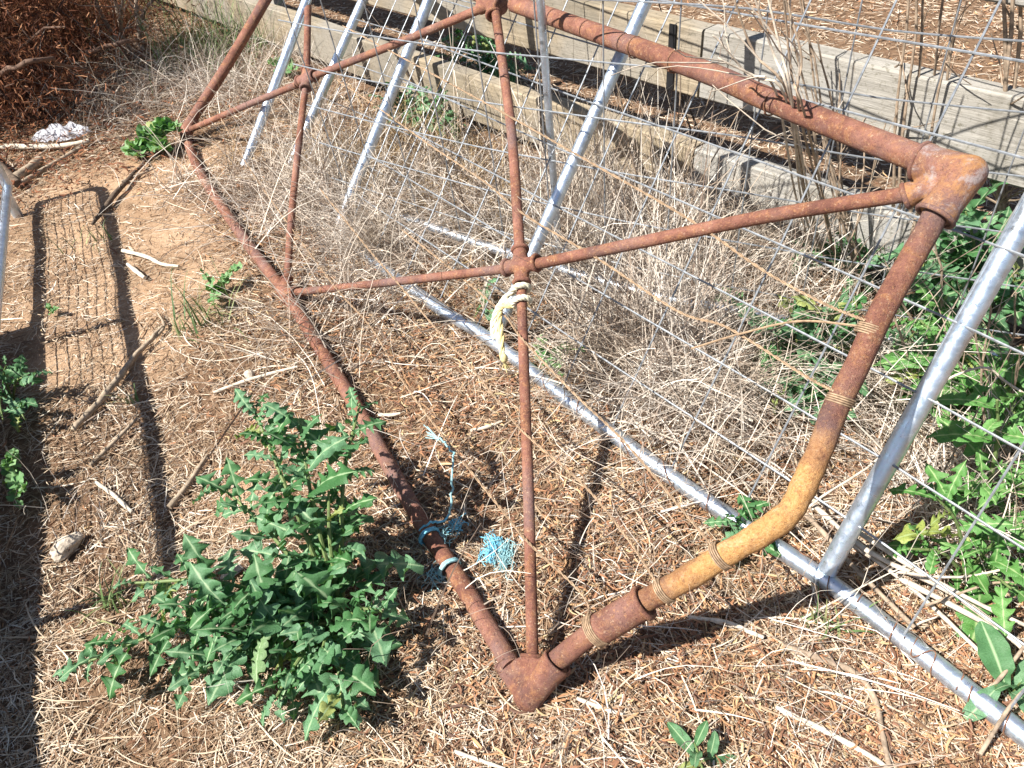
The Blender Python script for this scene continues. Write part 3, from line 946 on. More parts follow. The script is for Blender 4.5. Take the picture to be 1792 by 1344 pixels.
def build_side_gate():
    root = thing("galvanised_mesh_gate", "far galvanised gate end with two pale slanting pipes by the first timber plank", "gate", gp3(470, 290, 0))
    f1, f2 = gp3(428, 290), gp3(508, 290)
    d1 = on_plane(532, 8, f1, unit(np.cross(np.cross(ray(430, 285), ray(532, 13)) * 0 + (0, 0, 1), (.62, -.78, 0)) * 1.0))
    # the uprights lean like the gate in front
    rail = unit((.62, -.78, 0))
    def lean(foot_px, top_px):
        n = np.cross(ray(*foot_px), ray(*top_px)); d = np.cross(n, rail); d = unit(d)
        return d * (1 if d[2] > 0 else -1)
    u1 = lean((428, 290), (532, 13)); u2 = lean((508, 290), (617, 40))
    MB().tube([f1, f1 + u1 * .98], .021, 14).build("upright", M["galv"], root)
    k = f2 + u2 * .80
    MB().tube(smooth_path([f2, f2 + u2 * .5, f2 + u2 * .9, f2 + u2 * .98 + np.array([0, 0, .04]), f2 + u2 * 1.0 + np.array([.02, 0, .3])], 4), .020, 14).build("upright", M["galv"], root)
    e = f2 + rail * 1.0
    nrm = unit(np.cross(u2, rail)); nrm = nrm * (1 if nrm[2] > 0 else -1)
    for i in range(1, 7):
        q = f2 + rail * .12 * i
        MB().tube([q + nrm * .01, q + u2 * 1.05 + nrm * .012], .0022, 6).build("mesh_wire", M["wire"], root)
    for h in (.15, .33, .51, .69, .87, 1.0):
        MB().tube([f2 + u2 * h, f2 + u2 * h + rail * .4 + nrm * .01, f2 + u2 * h + rail * .85], .0022, 6).build("mesh_wire", M["wire"], root)
build_side_gate()

def build_left_panel():
    root = thing("mesh_side_panel", "low galvanised mesh panel at the left edge throwing its grid shadow on the sand", "gate panel", gp(10, 322, 0))
    b0 = gp(14, 327, .09); b1 = gp(-3, 500, .09)
    db = unit(b1 - b0)
    d = unit(np.array([.90, -2.2, 0]))
    H = .33
    up = np.array([0, 0, 1.0])
    Lp = 2.42
    bot = lambda x: b0 + db * x
    top = lambda x: b0 + up * H + d * x
    MB().tube([bot(0), bot(Lp)], .017, 16).build("bottom_rail", M["galv"], root)
    MB().tube(smooth_path([bot(0), b0 + up * .14, b0 + up * (H - .09), b0 + up * (H - .03) + d * .03, top(.10), top(.3)], 6) + [top(Lp)], .02, 16).build("top_rail", M["galv"], root)
    for x in (1.20, 2.41):
        MB().tube([bot(x), top(x)], .012, 12).build("upright", M["galv"], root)
    MB().tube([bot(.10) - up * .1, bot(.10)], .02, 12).build("leg", M["galv"], root)
    for i in range(1, 9):
        q = i / 9
        MB().tube([bot(0) * (1 - q) + (b0 + up * H) * q, bot(Lp) * (1 - q) + top(Lp) * q], .0019, 6).build("mesh_wire", M["wire"], root)
    for i in range(1, 24):
        MB().tube([bot(.1 * i), top(.1 * i)], .0014, 5).build("mesh_wire", M["wire"], root)
build_left_panel()

def build_shade_box():  # stand-in for an unknown solid thing, added for its shadow
    """open steel box added out of view to throw shade along the left edge"""
    h = .45
    e0 = np.array([-1.62, 2.316]) - np.array([.781, .307]) * h
    e1 = np.array([-.95, .60]) - np.array([.781, .307]) * h
    d = e1 - e0; d = d / np.linalg.norm(d)
    n = np.array([d[1], -d[0]]); n = n if n[0] < 0 else -n
    e1 = e0 + d * 2.6
    root = thing("shade_box", "unseen galvanised box added left of the mesh panel to cast shade", "shade caster", (e0[0], e0[1], 0))
    def wall(a, b, t, nm):
        a, b = np.array(a), np.array(b)
        q = [np.array([*a, 0]), np.array([*b, 0]), np.array([*(b + t), 0]), np.array([*(a + t), 0])]
        MB().hexa(q, [p + np.array([0, 0, h]) for p in q]).build(nm, M["galv"], root, smooth=False)
    wall(e0, e1, n * .004, "side_panel"); wall(e0 + n * .45, e1 + n * .45, n * .004, "side_panel")
    wall(e0 + n * .005, e0 + n * .449, d * .004, "end_panel"); wall(e1 + n * .005, e1 + n * .449, -d * .004, "end_panel")
    q = [np.array([*p, .02]) for p in (e0 + n * .006 + d * .006, e1 + n * .006 - d * .006, e1 + n * .448 - d * .006, e0 + n * .448 + d * .006)]
    MB().hexa(q, [p + np.array([0, 0, .004]) for p in q]).build("floor_panel", M["galv"], root, smooth=False)
build_shade_box()

# old lying pipe end at the left edge
def rod(name, label, cat, px, r, mat, z=None, group=None, sides=8, per=4, bump_amp=.0):
    pts = []
    for i, q in enumerate(px):
        zz = (q[2] if len(q) > 2 else (z if z is not None else 0)) 
        p = gp(q[0], q[1], zz)
        p[2] = max(p[2], float(relief(p[0], p[1])) + .012 + (r if np.isscalar(r) else max(r)) * .9)
        pts.append(p)
    path = smooth_path(pts, per) if len(pts) > 2 else [pts[0] + (pts[1] - pts[0]) * t for t in np.linspace(0, 1, 7)]
    n = len(path)
    rr = np.interp(np.linspace(0, 1, n), np.linspace(0, 1, 2) if np.isscalar(r) else np.linspace(0, 1, len(r)), [r, r * .8] if np.isscalar(r) else r)
    rr = rr * (1 + .12 * np.sin(np.arange(n) * 2.3))
    if bump_amp:
        path = wobble(path, bump_amp)
    o = MB().tube(path, list(rr), sides).build(name, mat)
    return tag(o, label, cat, group)

rod("dry_stick", "straight white stick lying across the left edge below the plastic bag", "stick", [(-40, 262), (40, 261), (110, 258), (158, 250)], [.016, .015, .013, .011], M["pale_stick"])
rod("dry_stick", "short thick grey stick end above the left pipe corner", "stick", [(30, 318), (52, 300), (72, 282)], [.022, .022, .02], M["stick"])
rod("dry_stick", "long thin grey stick sloping from the plastic bag down to the left pipe", "stick", [(36, 326), (88, 292), (150, 257)], [.012, .012, .01], M["stick"])
rod("dry_stick", "dark split bark stick across the curved corner of the mesh shadow", "stick", [(162, 396), (190, 365), (222, 330), (256, 288)], [.006, .012, .011, .006], M["dark_stick"], bump_amp=.002)
rod("dry_stick", "thin brown stick beside the split bark stick", "stick", [(215, 325), (248, 312), (275, 300)], [.006, .006, .004], M["stick"])
rod("dry_stick", "forked grey branch crossing the dark rail shadow", "stick", [(128, 756), (165, 720), (205, 672), (236, 632), (268, 600), (288, 578)], [.008, .011, .010, .009, .007, .005], M["stick"], bump_amp=.002)
rod("dry_stick", "thin curved twig joining the upper end of the forked branch", "stick", [(262, 605), (280, 590), (290, 574), (278, 552)], [.006, .005, .005, .003], M["stick"])
rod("dry_stick", "pale bent stick right of the rail shadow on the sand", "stick", [(216, 441), (258, 452), (285, 467), (316, 473)], [.008, .008, .007, .005], M["pale_stick"])
rod("dry_stick", "short bleached stick pointing into the rail shadow", "stick", [(224, 464), (240, 478), (256, 492)], [.006, .009, .007], M["pale_stick"])
rod("dry_stick", "straight brown stick left of the rail shadow pointing down left", "stick", [(158, 815), (195, 778), (240, 732)], [.006, .006, .004], M["stick"])
rod("dry_stick", "brown stick beside the leafy weed pointing at the rail shadow", "stick", [(297, 890), (330, 850), (365, 800)], [.008, .007, .004], M["stick"])
rod("dry_stick", "yellowish pale stalk on the straw near the lower left", "stick", [(168, 845), (200, 868), (232, 898)], [.005, .006, .005], M["pale_stick"])
rod("dry_stick", "pale stick beside the round pebble above the leafy weed", "stick", [(375, 690), (440, 668), (522, 646)], [.005, .006, .005], M["pale_stick"])
rod("dry_stick", "short white splinter right of the lower rusty rail", "stick", [(663, 730), (682, 732), (702, 729)], [.005, .006, .004], M["pale_stick"])
rod("dry_stick", "pale flat splinter lying under the middle brace", "stick", [(825, 765), (858, 757), (880, 748)], [.005, .005, .003], M["pale_stick"])
rod("dry_stick", "long curved brown twig on the ground in the bottom right", "stick", [(1368, 1138), (1440, 1160), (1500, 1185), (1530, 1232), (1540, 1285), (1552, 1350)], [.007, .007, .006, .006, .005, .005], M["stalk"])
rod("dry_stick", "pale crooked twig lying along the end pipe shadow", "stick", [(1205, 1085), (1270, 1095), (1310, 1112), (1335, 1122)], [.004, .005, .005, .004], M["pale_stick"])
rod("dry_stick", "pale straight straw stick at the very bottom below the corner elbow", "stick", [(795, 1318), (840, 1334), (885, 1350)], [.004, .004, .003], M["pale_stick"])
rod("dry_stick", "bleached stick on the straw right of the corner elbow", "stick", [(1010, 1225), (1050, 1242), (1090, 1255)], [.004, .005, .003], M["pale_stick"])
rod("dry_stick", "pale stick along the bottom edge in the lower right litter", "stick", [(1355, 1245), (1440, 1285), (1520, 1330), (1560, 1360)], [.005, .006, .005, .004], M["pale_stick"])
rod("dry_stick", "long thin grey branch lying below the red bush", "stick", [(200, 243), (300, 225), (380, 200), (400, 195)], [.007, .007, .005, .003], M["stick"])
rod("dry_stick", "dark burnt stick under the edge of the red bush", "stick", [(160, 232), (215, 205), (268, 188)], [.010, .010, .006], M["dark_stick"])
rod("lying_pipe", "old grey brown pipe end lying at the left edge behind the mesh panel", "pipe", [(-30, 272), (10, 302), (36, 330)], .024, M["dark_stick"], sides=12)

# bundle of long dead stalks in the lower right
STALK_LABELS = ['brown dead stalk crossing lowest over the stalk pile by the upright', 'thick pale dead stalk running the whole length of the pile', 'pale dead stalk in the middle of the pile running down right', 'thickest white stalk in the right half of the pile', 'short pale stalk at the right end of the pile', 'pale stalk lying highest on the pile beside the sow thistle', 'thin pale stem sloping up right over the pile', 'thin brown stem rising right over the pile', 'grey stem rising at the right edge beside the galvanised rail', 'lower grey stem rising at the right corner over the galvanised rail']
for i, (px, r, m) in enumerate((
        ([(1410, 900, .05), (1450, 942, .06), (1493, 991, .05), (1600, 1098, .02)], .0062, "stalk"),
        ([(1425, 885, .06), (1520, 965, .07), (1668, 1040, .05), (1800, 1142, .03)], .0062, "pale_stalk"),
        ([(1472, 940, .05), (1585, 1020, .05), (1730, 1155, .03)], .005, "pale_stalk"),
        ([(1580, 1015, .06), (1690, 1072, .05), (1810, 1140, .03)], .0065, "pale_stalk"),
        ([(1700, 1060, .05), (1752, 1100, .04), (1820, 1165, .03)], .005, "pale_stalk"),
        ([(1500, 930, .08), (1600, 995, .08), (1720, 1060, .06), (1830, 1110, .05)], .0052, "pale_stalk"),
        ([(1560, 1000, .09), (1680, 1010, .10), (1800, 985, .11)], .0028, "pale_stalk"),
        ([(1620, 1060, .06), (1740, 1020, .08), (1810, 1030, .09)], .003, "stalk"),
        ([(1715, 1225, .03), (1760, 1175, .06), (1800, 1120, .1)], .004, "stalk"),
        ([(1715, 1320, .03), (1765, 1240, .06), (1800, 1200, .1)], .004, "stalk"))):
    rod("dead_stalk", STALK_LABELS[i], "dead stalk", px, r, M[m], group="dead stalks lying beside the galvanised rail")

# pale long stalks leaning across the picture's middle
rod("dead_stalk", "long pale stalk hooked over the right galvanised upright", "dead stalk",
    [(1395, 905, .03), (1440, 868, .10), (1540, 800, .14), (1620, 690, .25), (1715, 643, .33), (1760, 668, .3), (1810, 700, .28)], .0030, M["pale_stalk"])
rod("dead_stalk", "thin brown stalk crossing from litter to the galvanised rail", "dead stalk",
    [(1430, 885, .05), (1350, 720, .05), (1290, 640, .05)], .004, M["stalk"])

# ------------------------------------------------------------------ rope, twine, rubbish
def twisted(path, R, r, mats, name, parent, turns=.9, sides=7, n=3):
    for k in range(n):
        pp = []
        nrm = None
        for i, p in enumerate(path):
            td = unit(path[min(i + 1, len(path) - 1)] - path[max(i - 1, 0)])
            if nrm is None:
                nrm = unit(np.cross(td, (.3, .2, .9)))
            nrm = unit(nrm - td * np.dot(nrm, td)); bb = np.cross(td, nrm)
            th = i * turns + 2 * math.pi * k / n
            pp.append(p + (nrm * math.cos(th) + bb * math.sin(th)) * R)
        MB().tube(pp, r, sides).build(name, mats, parent)

def build_rope():
    c = ga(912, 505)
    root = thing("rope", "cream and yellow rope knotted round the middle brace and hanging down", "rope", c)
    nn = GATE_N * (1 if GATE_N[2] > 0 else -1)
    ax = unit(ga(918, 700) - ga(912, 490))
    a = unit(np.cross(ax, nn)); a = a * (1 if a[0] > 0 else -1); b = nn
    R = .0205
    def around(p, t0, t1, adv, n=16):
        return [p + (a * math.cos(t) + b * math.sin(t)) * R + ax * adv * (i / n) for i, t in enumerate(np.linspace(t0, t1, n + 1))]
    p1 = around(ga(911, 502), -2.6, 2.6, .012)
    p2 = around(ga(913, 527), -.6, 3.6, .006)
    h1 = ga(878, 540, .012); h2 = ga(864, 570, .0); h3 = ga(864, 600, -.02); h4 = ga(868, 628, -.035)
    down = lambda p, dz: p + np.array([0, 0, -dz])
    g0 = p1[-1]
    tail1 = smooth_path([p1[0], ga(893, 520, .01), ga(884, 535, .016), ga(870, 556, .004), ga(866, 585, -.012), ga(868, 612, -.025)], 8)
    tail2 = smooth_path([p2[-1], ga(890, 532, .018), ga(874, 548, .012), ga(862, 572, .0), ga(860, 590, -.012)], 8)
    tail3 = smooth_path([p2[-2] + b * .004, ga(886, 541, .016), ga(878, 556, .008), ga(873, 585, -.01), ga(866, 622, -.03)], 8)
    for pth in (p1, p2):
        twisted(smooth_path(pth[::2], 4), .0040, .0043, M["rope"], "strand", root, .5)
    twisted(tail1, .0036, .0040, M["rope"], "strand", root, .5)
    twisted(tail2, .0036, .0040, M["rope"], "strand", root, .5)
    twisted(tail3, .0036, .0040, M["rope_end"], "strand", root, .5)
    k = ga(869, 620, -.03)
    mb = MB().ball(k, .0095, 12, 8, (1, 1, 1.5))
    mb.build("knot", M["rope_end"], root)
    for i in range(26):
        q = k + np.array([0, 0, -.012])
        MB().tube([q, q + np.array([rng.normal() * .006, rng.normal() * .006, -.014 - .012 * rng.random()])], .0011, 5).build("frayed_end", M["rope_end"], root)
build_rope()

def tuft_of_fibres(centre, n, L, spread, flat, mats, name, parent, r=.0012, along=None):
    for k, m in enumerate(mats):
        mb = MB()
        for i in range(n):
            a = rng.random() * 6.28 if along is None else along + rng.normal() * .3
            d = np.array([math.cos(a), math.sin(a), .1 * rng.normal()])
            p = centre + rng.normal(size=3) * spread * np.array([1, 1, flat])
            l = L * (.5 + .7 * rng.random())
            s = rng.normal(size=3) * .32 * np.array([1, 1, .4])
            pts = [p - d * l * .5, p - d * l * .15 + s * l * .4, p + d * l * .2 - s * l * .3, p + d * l * .5 + s * l * .3]
            for q in pts:
                q[2] = max(q[2], .012)
            mb.tube(smooth_path(pts, 3), r, 4)
        mb.build(name, m, parent)

def build_twine():
    root = thing("blue_twine", "faded blue twine tied round the lower rusty rail with its end running up a wire", "twine", gp(770, 940))
    nn = GATE_N * (1 if GATE_N[2] > 0 else -1)
    def loop(px, px2, R, m, turns=2):
        ax = unit(ga(*px2) - ga(*px)); a = unit(np.cross(ax, nn)); b = np.cross(ax, a); c = ga(*px); c[2] = max(c[2], .026)
        pts = [c + (a * math.cos(t) + b * math.sin(t)) * (R + .001 * (i % 3)) + ax * .004 * i / 12 for i, t in enumerate(np.linspace(0, 6.28 * turns, 16 * turns))]
        MB().tube(pts, .0032, 6).build("loop", m, root)
    loop((752, 945), (780, 990), .024, M["twine"])
    loop((787, 1000), (800, 1020), .025, M["pale_twine"])
    p = smooth_path([ga(746, 952, .012), ga(752, 932, .026), ga(772, 918, .03), ga(788, 912, .02), ga(795, 890, .012), ga(797, 850, .01), ga(797, 800, .008), ga(786, 780, .006), ga(768, 768, .008)], 6)
    p = wobble(p, .0022)
    MB().tube(p[:22], .0028, 6).build("cord", M["twine"], root)
    MB().tube(p[21:], .0026, 6).build("cord", M["pale_twine"], root)
    tuft_of_fibres(gp(800, 918, .03), 22, .035, .006, .8, [M["twine"]], "frayed_end", root, .0010)
    tuft_of_fibres(gp(765, 1005, .02), 16, .06, .015, .4, [M["pale_twine"]], "frayed_end", root, .0009)
    tuft_of_fibres(gp(775, 930, .03), 14, .05, .012, .6, [M["pale_twine"]], "frayed_end", root, .0009)
    for i in range(9):
        q = ga(772, 770, .008)
        MB().tube([q, q + (ga(752 + rng.normal() * 4, 760 + rng.normal() * 8, .01) - q) * (.7 + .6 * rng.random())], .0011, 5).build("frayed_end", M["pale_twine"], root)
    b = thing("blue_twine", "loose bundle of frayed bright and faded blue twine lying on the straw", "twine", gp(868, 965))
    c = gp(862, 960, .022)
    al = math.atan2(*(gp(880, 925)[:2] - gp(850, 1000)[:2])[::-1])
    tuft_of_fibres(c, 34, .07, .007, .3, [M["twine"]], "fibre", b, .0012, al)
    tuft_of_fibres(gp(882, 975, .02), 44, .065, .011, .3, [M["pale_twine"]], "fibre", b, .001, al)
    tuft_of_fibres(c, 14, .05, .014, .4, [M["pale_twine"]], "fibre", b, .0008)
build_twine()

def lump(name, label, cat, px, size, mat, seed, sub=3, squash=.6, jag=.25, z=None):
    r = np.random.default_rng(seed)
    bm = bmesh.new()
    bmesh.ops.create_icosphere(bm, subdivisions=sub, radius=1)
    ph = r.random(9) * 6.28
    for v in bm.verts:
        c = v.co
        d = 1 + jag * (math.sin(2.3 * c.x + ph[0]) * math.sin(2.9 * c.y + ph[1]) + .5 * math.sin(5.1 * c.z + ph[2] + 3 * c.x) + .35 * math.sin(8 * c.x + 6 * c.y + ph[3])) + r.normal() * jag * .08
        v.co = Vector((c.x * d * size[0], c.y * d * size[1], c.z * d * size[2]))
    me = bpy.data.meshes.new(name); bm.to_mesh(me); bm.free()
    o = link(name, me, mat, None, False)
    p = gp(*px)
    o.location = (p[0], p[1], size[2] * squash if z is None else z)
    o.rotation_euler = (0, 0, r.random() * 3)
    return tag(o, label, cat)

lump("stone", "pale rough stone on the straw at the shadow edge on the left", "stone", (118, 962), (.042, .024, .02), M["stone"], 3)
lump("pebble", "small round whitish pebble above the leafy weed", "pebble", (438, 660), (.018, .017, .014), M["stone"], 5, 2, .8, .1)
def plastic_bag():
    c = gp(110, 240)
    k = 46
    V, Fc = [], []
    for i in range(k + 1):
        for j in range(k + 1):
            x, y = i / k * 2 - 1, j / k * 2 - 1
            r2 = min(1, x * x + y * y)
            h = .055 * (1 - r2) ** .6 * (.7 + .5 * wavy(x, y, 1.3, 3.3)) + .016 * abs(wavy(x, y, 2.2, 1.2)) - .006 * abs(wavy(x, y, 4, .2))
            sx, sy = x * math.sqrt(1 - y * y / 2), y * math.sqrt(1 - x * x / 2)
            V.append((c[0] + .15 * sx * (1 + .12 * wavy(y, x, 2, 1)), c[1] + .085 * sy * (1 + .2 * wavy(x, y, 2, 4)), .012 + max(0, h)))
    for i in range(k):
        for j in range(k):
            b = i * (k + 1) + j
            Fc.append((b, b + k + 1, b + k + 2, b + 1))
    o = link("plastic_bag", np_mesh("plastic_bag", np.array(V), np.array(Fc), True), M["plastic"])
    tag(o, "crumpled clear plastic bag beside the red bush", "plastic bag")
plastic_bag()
def chip():
    c = gp(405, 1004, .016)
    bm = bmesh.new()
    pts = [(-.028, -.006), (.0, -.014), (.03, -.002), (.024, .014), (-.018, .012)]
    lo = [bm.verts.new((x, y, 0)) for x, y in pts]; hi = [bm.verts.new((x, y, .004 + .12 * x)) for x, y in pts]
    bm.faces.new(list(reversed(lo))); bm.faces.new(hi)
    for i in range(5):
        bm.faces.new((lo[i], lo[(i + 1) % 5], hi[(i + 1) % 5], hi[i]))
    me = bpy.data.meshes.new("plastic_shard"); bm.to_mesh(me); bm.free()
    o = link("plastic_shard", me, M["chip"]); o.location = c; o.rotation_euler = (.1, .15, .4)
    tag(o, "small black plastic shard on the straw above the leafy weed", "plastic shard")
chip()

# ------------------------------------------------------------------ weeds
def leaf_mesh(name, L, W, lobes, depth, curl, seed, mat, n=22, fold=.25, twist=0.0):
    """a lobed blade along +x; rows of five vertices with jagged edges"""
    r = np.random.default_rng(seed)
    V, R, F = [], [], []
    for i in range(n + 1):
        t = i / n
        if lobes:
            body = np.interp(t, [0, .12, .3, .55, .74, .86, .96, 1], [.16, .22, .62, .86, 1.0, .8, .34, .06])
            ph = t * (lobes + .35) + .15
            saw = .5 - .5 * math.cos(2 * math.pi * ph)
            saw = saw ** .8 if t < .80 else max(saw, .75)
            if t < .12: saw = 0
        else:
            body = (math.sin(math.pi * min(1, t * .93 + .05)) ** .7) * (.55 + .6 * t) if t < .97 else .12
            ph = t * 3; saw = 1
        for sgn in (-1, 1):
            pass
        xs = t * L
        z0 = -curl * L * t * t + .06 * L * math.sin(math.pi * t)
        row = []
        jl, jr = (1 + r.normal() * .12), (1 + r.normal() * .12)
        for c in (-2, -1, 0, 1, 2):
            j = jl if c < 0 else jr
            half = W * .5 * body * ((1 - depth) + depth * saw * j)
            sh = -.075 * L * saw * depth * (abs(c) == 2)        # lobes point back to the stalk
            y = half * (c / 2)
            z = z0 + fold * abs(y) + (.15 * W * math.sin(ph * 6.28 + (1 if c > 0 else 2.4) + seed) * (abs(c) == 2))
            a = twist * t
            V.append((xs + sh, y * math.cos(a), z + y * math.sin(a)))
            R.append(1.0 if c == 0 else 0.0)
    for i in range(n):
        for c in range(4):
            b = i * 5 + c
            F.append((b, b + 5, b + 6, b + 1))
    me = bpy.data.meshes.new(name)
    me.from_pydata(V, [], F)
    me.attributes.new("rib", 'FLOAT', 'POINT').data.foreach_set("value", np.array(R, np.float32))
    me.polygons.foreach_set("use_smooth", [True] * len(F))
    me.materials.append(mat)
    me.update()
    return me

def mallow_mesh(name, R0, seed, mat):
    r = np.random.default_rng(seed)
    V = [(0, 0, 0)]; A = [1.0]; F = []
    n = 30
    for k in range(n):
        a = -2.7 + 5.4 * k / (n - 1)
        rr = R0 * (.78 + .22 * abs(math.cos(a * 2.6))) * (1 + r.normal() * .03)
        for j, q in enumerate((.5, 1.0)):
            V.append((R0 * .15 + rr * q * math.cos(a), rr * q * math.sin(a), .18 * R0 * q * math.cos(a * 5.2) * q + .12 * R0 * q)); A.append(.5 if (k % 6 == 0 and j == 0) else 0)
    for k in range(n - 1):
        b = 1 + k * 2
        F.append((0, b, b + 2)); F.append((b, b + 1, b + 3, b + 2))
    me = bpy.data.meshes.new(name)
    me.from_pydata(V, [], F)
    me.attributes.new("rib", 'FLOAT', 'POINT').data.foreach_set("value", np.array(A, np.float32))
    me.polygons.foreach_set("use_smooth", [True] * len(F))
    me.materials.append(mat); me.update()
    return me

LEAF = {
    "lettuce": [leaf_mesh("lettuce_leaf", 1, .40 + .11 * (k % 3), 3 + k % 3, .80, .10 + .17 * (k % 3), 20 + k, M["lettuce"], 34, .22, .25 * ((k % 3) - 1)) for k in range(12)],
    "thistle": [leaf_mesh("thistle_leaf", 1, .32 + .08 * (k % 3), 4 + k % 3, .78, .15 + .15 * (k % 3), 40 + k, M["thistle"], 36, .25, .3 * ((k % 3) - 1)) for k in range(9)],
    "broad": [leaf_mesh("broad_leaf", 1, .40 + .05 * k, 0, .0, .18 + .08 * k, 60 + k, M["lettuce"], 12, .3, .2) for k in range(3)],
    "mallow": [mallow_mesh("mallow_leaf", .5, 80 + k, M["mallow"]) for k in range(4)],
}

def add_leaf(root, kind, p, axis, up, size, wide=1.0):
    me = LEAF[kind][rng.integers(len(LEAF[kind]))]
    x = unit(axis); z = unit(np.array(up) - x * np.dot(up, x)); y = np.cross(z, x)
    o = bpy.data.objects.new("leaf", me)
    COL.objects.link(o)
    o.parent = root
    o.matrix_parent_inverse = Matrix.Translation(root.location).inverted()
    m = Matrix(((x[0] * size, y[0] * size * wide, z[0] * size, p[0]), (x[1] * size, y[1] * size * wide, z[1] * size, p[1]),
                (x[2] * size, y[2] * size * wide, z[2] * size, p[2]), (0, 0, 0, 1)))
    o.matrix_basis = m
    return o

def weed(name, label, cat, base, tips, kind, leaf, per_stem, r=.005, stem_from=.12, spread=1.0, droop=0.0, group=None, tip_scale=.55, sunny=.25):
    """base and tips are ground/height points (u, v, z)"""
    B = gp(base[0], base[1], 0)
    root = thing(name, label, cat, B, group)
    phi = rng.random() * 6
    for tp in tips:
        T = gp(*tp[:3])
        cnt = tp[3] if len(tp) > 3 else per_stem
        mid = (B + T) * .5 + np.array([0, 0, .15 * np.linalg.norm((T - B)[:2]) + .1 * T[2]])
        path = smooth_path([B, mid, T], 8)
        n = len(path)
        MB().tube(path, list(np.linspace(r, r * .45, n)), 7).build("stem", M["stem"], root)
        for i in range(cnt):
            t = stem_from + (1 - stem_from) * (i + .5 * rng.random()) / cnt
            k = min(n - 2, int(t * (n - 1)))
            p = path[k] + (path[k + 1] - path[k]) * (t * (n - 1) - k)
            d = unit(path[k + 1] - path[k])
            phi += 2.4 + rng.normal() * .3
            a = unit(np.cross(d, (0.13, .2, .97))); b = np.cross(d, a)
            out = a * math.cos(phi) + b * math.sin(phi)
            ax = d * (.35 + .6 * t) + out * spread + np.array([0, 0, .25 - droop])
            sz = leaf * (1 - (1 - tip_scale) * t) * (.6 + .75 * rng.random())
            if p[2] + ax[2] / np.linalg.norm(ax) * sz < .01:
                ax[2] = max(ax[2], .02)
            up = np.array([0, 0, 1.0]) + rng.normal(size=3) * .28 - SUN_DIR * sunny
            add_leaf(root, kind, p, ax, up, sz, .8 + .4 * rng.random())
    return root

# the big leafy weed in front
weed("leafy_weed", "large blue-green lobed leafy weed sprawling beside the lower rusty rail", "weed", (600, 1095),
     [(135, 1165, .08, 24), (230, 1020, .13, 20), (300, 1090, .13, 18), (385, 850, .22, 18), (440, 705, .38, 24), (525, 745, .36, 19), (575, 860, .28, 8),
      (630, 705, .36, 18), (670, 1070, .14, 11), (600, 1245, .07, 15), (480, 1225, .06, 15), (330, 1190, .06, 17), (470, 1050, .14, 12), (560, 1150, .1, 10), (410, 1130, .1, 14)],
     "lettuce", .132, 12, .006, .14, .85, .10)
weed("small_weed", "small yellow-green weed with grass blades beside the rusty lower rail", "weed", (382, 520),
     [(350, 470, .10, 4), (400, 480, .08, 7), (420, 465, .06, 7), (375, 540, .05, 5)], "mallow", .05, 6, .003)
weed("mallow_plant", "low mallow plant with round leaves under the far rusty corner", "weed", (270, 262),
     [(225, 262, .05, 12), (250, 230, .10, 12), (285, 215, .14, 12), (310, 222, .12, 14), (290, 262, .05, 12), (240, 275, .03, 8)], "mallow", .11, 10, .004, .25)
weed("shaded_weed", "dark green weed in the deep shade on the left edge, upper one", "weed", (22, 700),
     [(10, 640, .16, 8), (60, 660, .12, 8), (5, 735, .1, 8), (45, 735, .06, 5)], "lettuce", .085, 7, .004)
weed("shaded_weed", "pale green weed at the shade edge on the left, lower one", "weed", (30, 850),
     [(25, 790, .12, 9), (45, 860, .08, 8), (10, 800, .1, 7), (35, 890, .04, 5)], "mallow", .05, 8, .004)
weed("seedling", "tiny pale seedling on the mesh shadow", "weed", (92, 548), [(85, 535, .03, 5), (100, 540, .03, 5)], "mallow", .03, 5, .002)
weed("small_weed", "small green weed growing under the galvanised rail beside the rope", "weed", (960, 640),
     [(945, 590, .08, 4), (1000, 600, .06, 4), (985, 660, .05, 4), (930, 600, .06, 3), (1030, 610, .06, 3)], "mallow", .05, 4, .003)
weed("small_weed", "young weed with two pointed leaves left of the hanging rope", "weed", (850, 545),
     [(830, 555, .04, 2), (850, 500, .08, 3), (880, 590, .05, 2)], "broad", .085, 2, .003)
weed("small_weed", "lobed weed sprouting where the orange pipe crosses the galvanised rail", "weed", (1300, 940),
     [(1270, 905, .07, 4), (1330, 905, .08, 4), (1265, 950, .05, 3), (1370, 920, .07, 3)], "lettuce", .085, 4, .003)
weed("small_weed", "holed green leaf rosette at the bottom edge", "weed", (1225, 1335),
     [(1215, 1300, .04, 3), (1250, 1325, .02, 2), (1230, 1350, .02, 2)], "broad", .065, 3, .003)
weed("leafy_weed", "blue-green broad-leaved weed behind the bent rusty end pipe", "weed", (1425, 640),
     [(1390, 570, .16, 11), (1440, 550, .20, 12), (1370, 690, .1, 8), (1490, 570, .16, 10), (1420, 700, .1, 9), (1450, 720, .08, 7), (1340, 610, .12, 7), (1290, 600, .08, 4)], "lettuce", .15, 7, .005)
weed("leafy_weed", "tall green weed right of the corner elbow in front of the timber rail", "weed", (1700, 560),
     [(1690, 370, .36, 12), (1740, 420, .30, 12), (1640, 450, .24, 12), (1785, 490, .22, 11), (1610, 530, .16, 11), (1680, 500, .2, 10), (1580, 600, .1, 8)], "lettuce", .19, 8, .006)
weed("leafy_weed", "lush bright weed with large leaves right of the galvanised upright", "weed", (1690, 720),
     [(1650, 640, .16, 9), (1710, 640, .18, 9), (1770, 670, .16, 9), (1785, 730, .14, 8), (1610, 560, .24, 9), (1620, 690, .08, 8)], "thistle", .185, 6, .006)
weed("sow_thistle", "tall sow thistle at the right edge above the stalk pile", "weed", (1720, 900),
     [(1745, 700, .36, 12), (1795, 850, .22, 7), (1700, 850, .18, 6)], "thistle", .15, 8, .006)
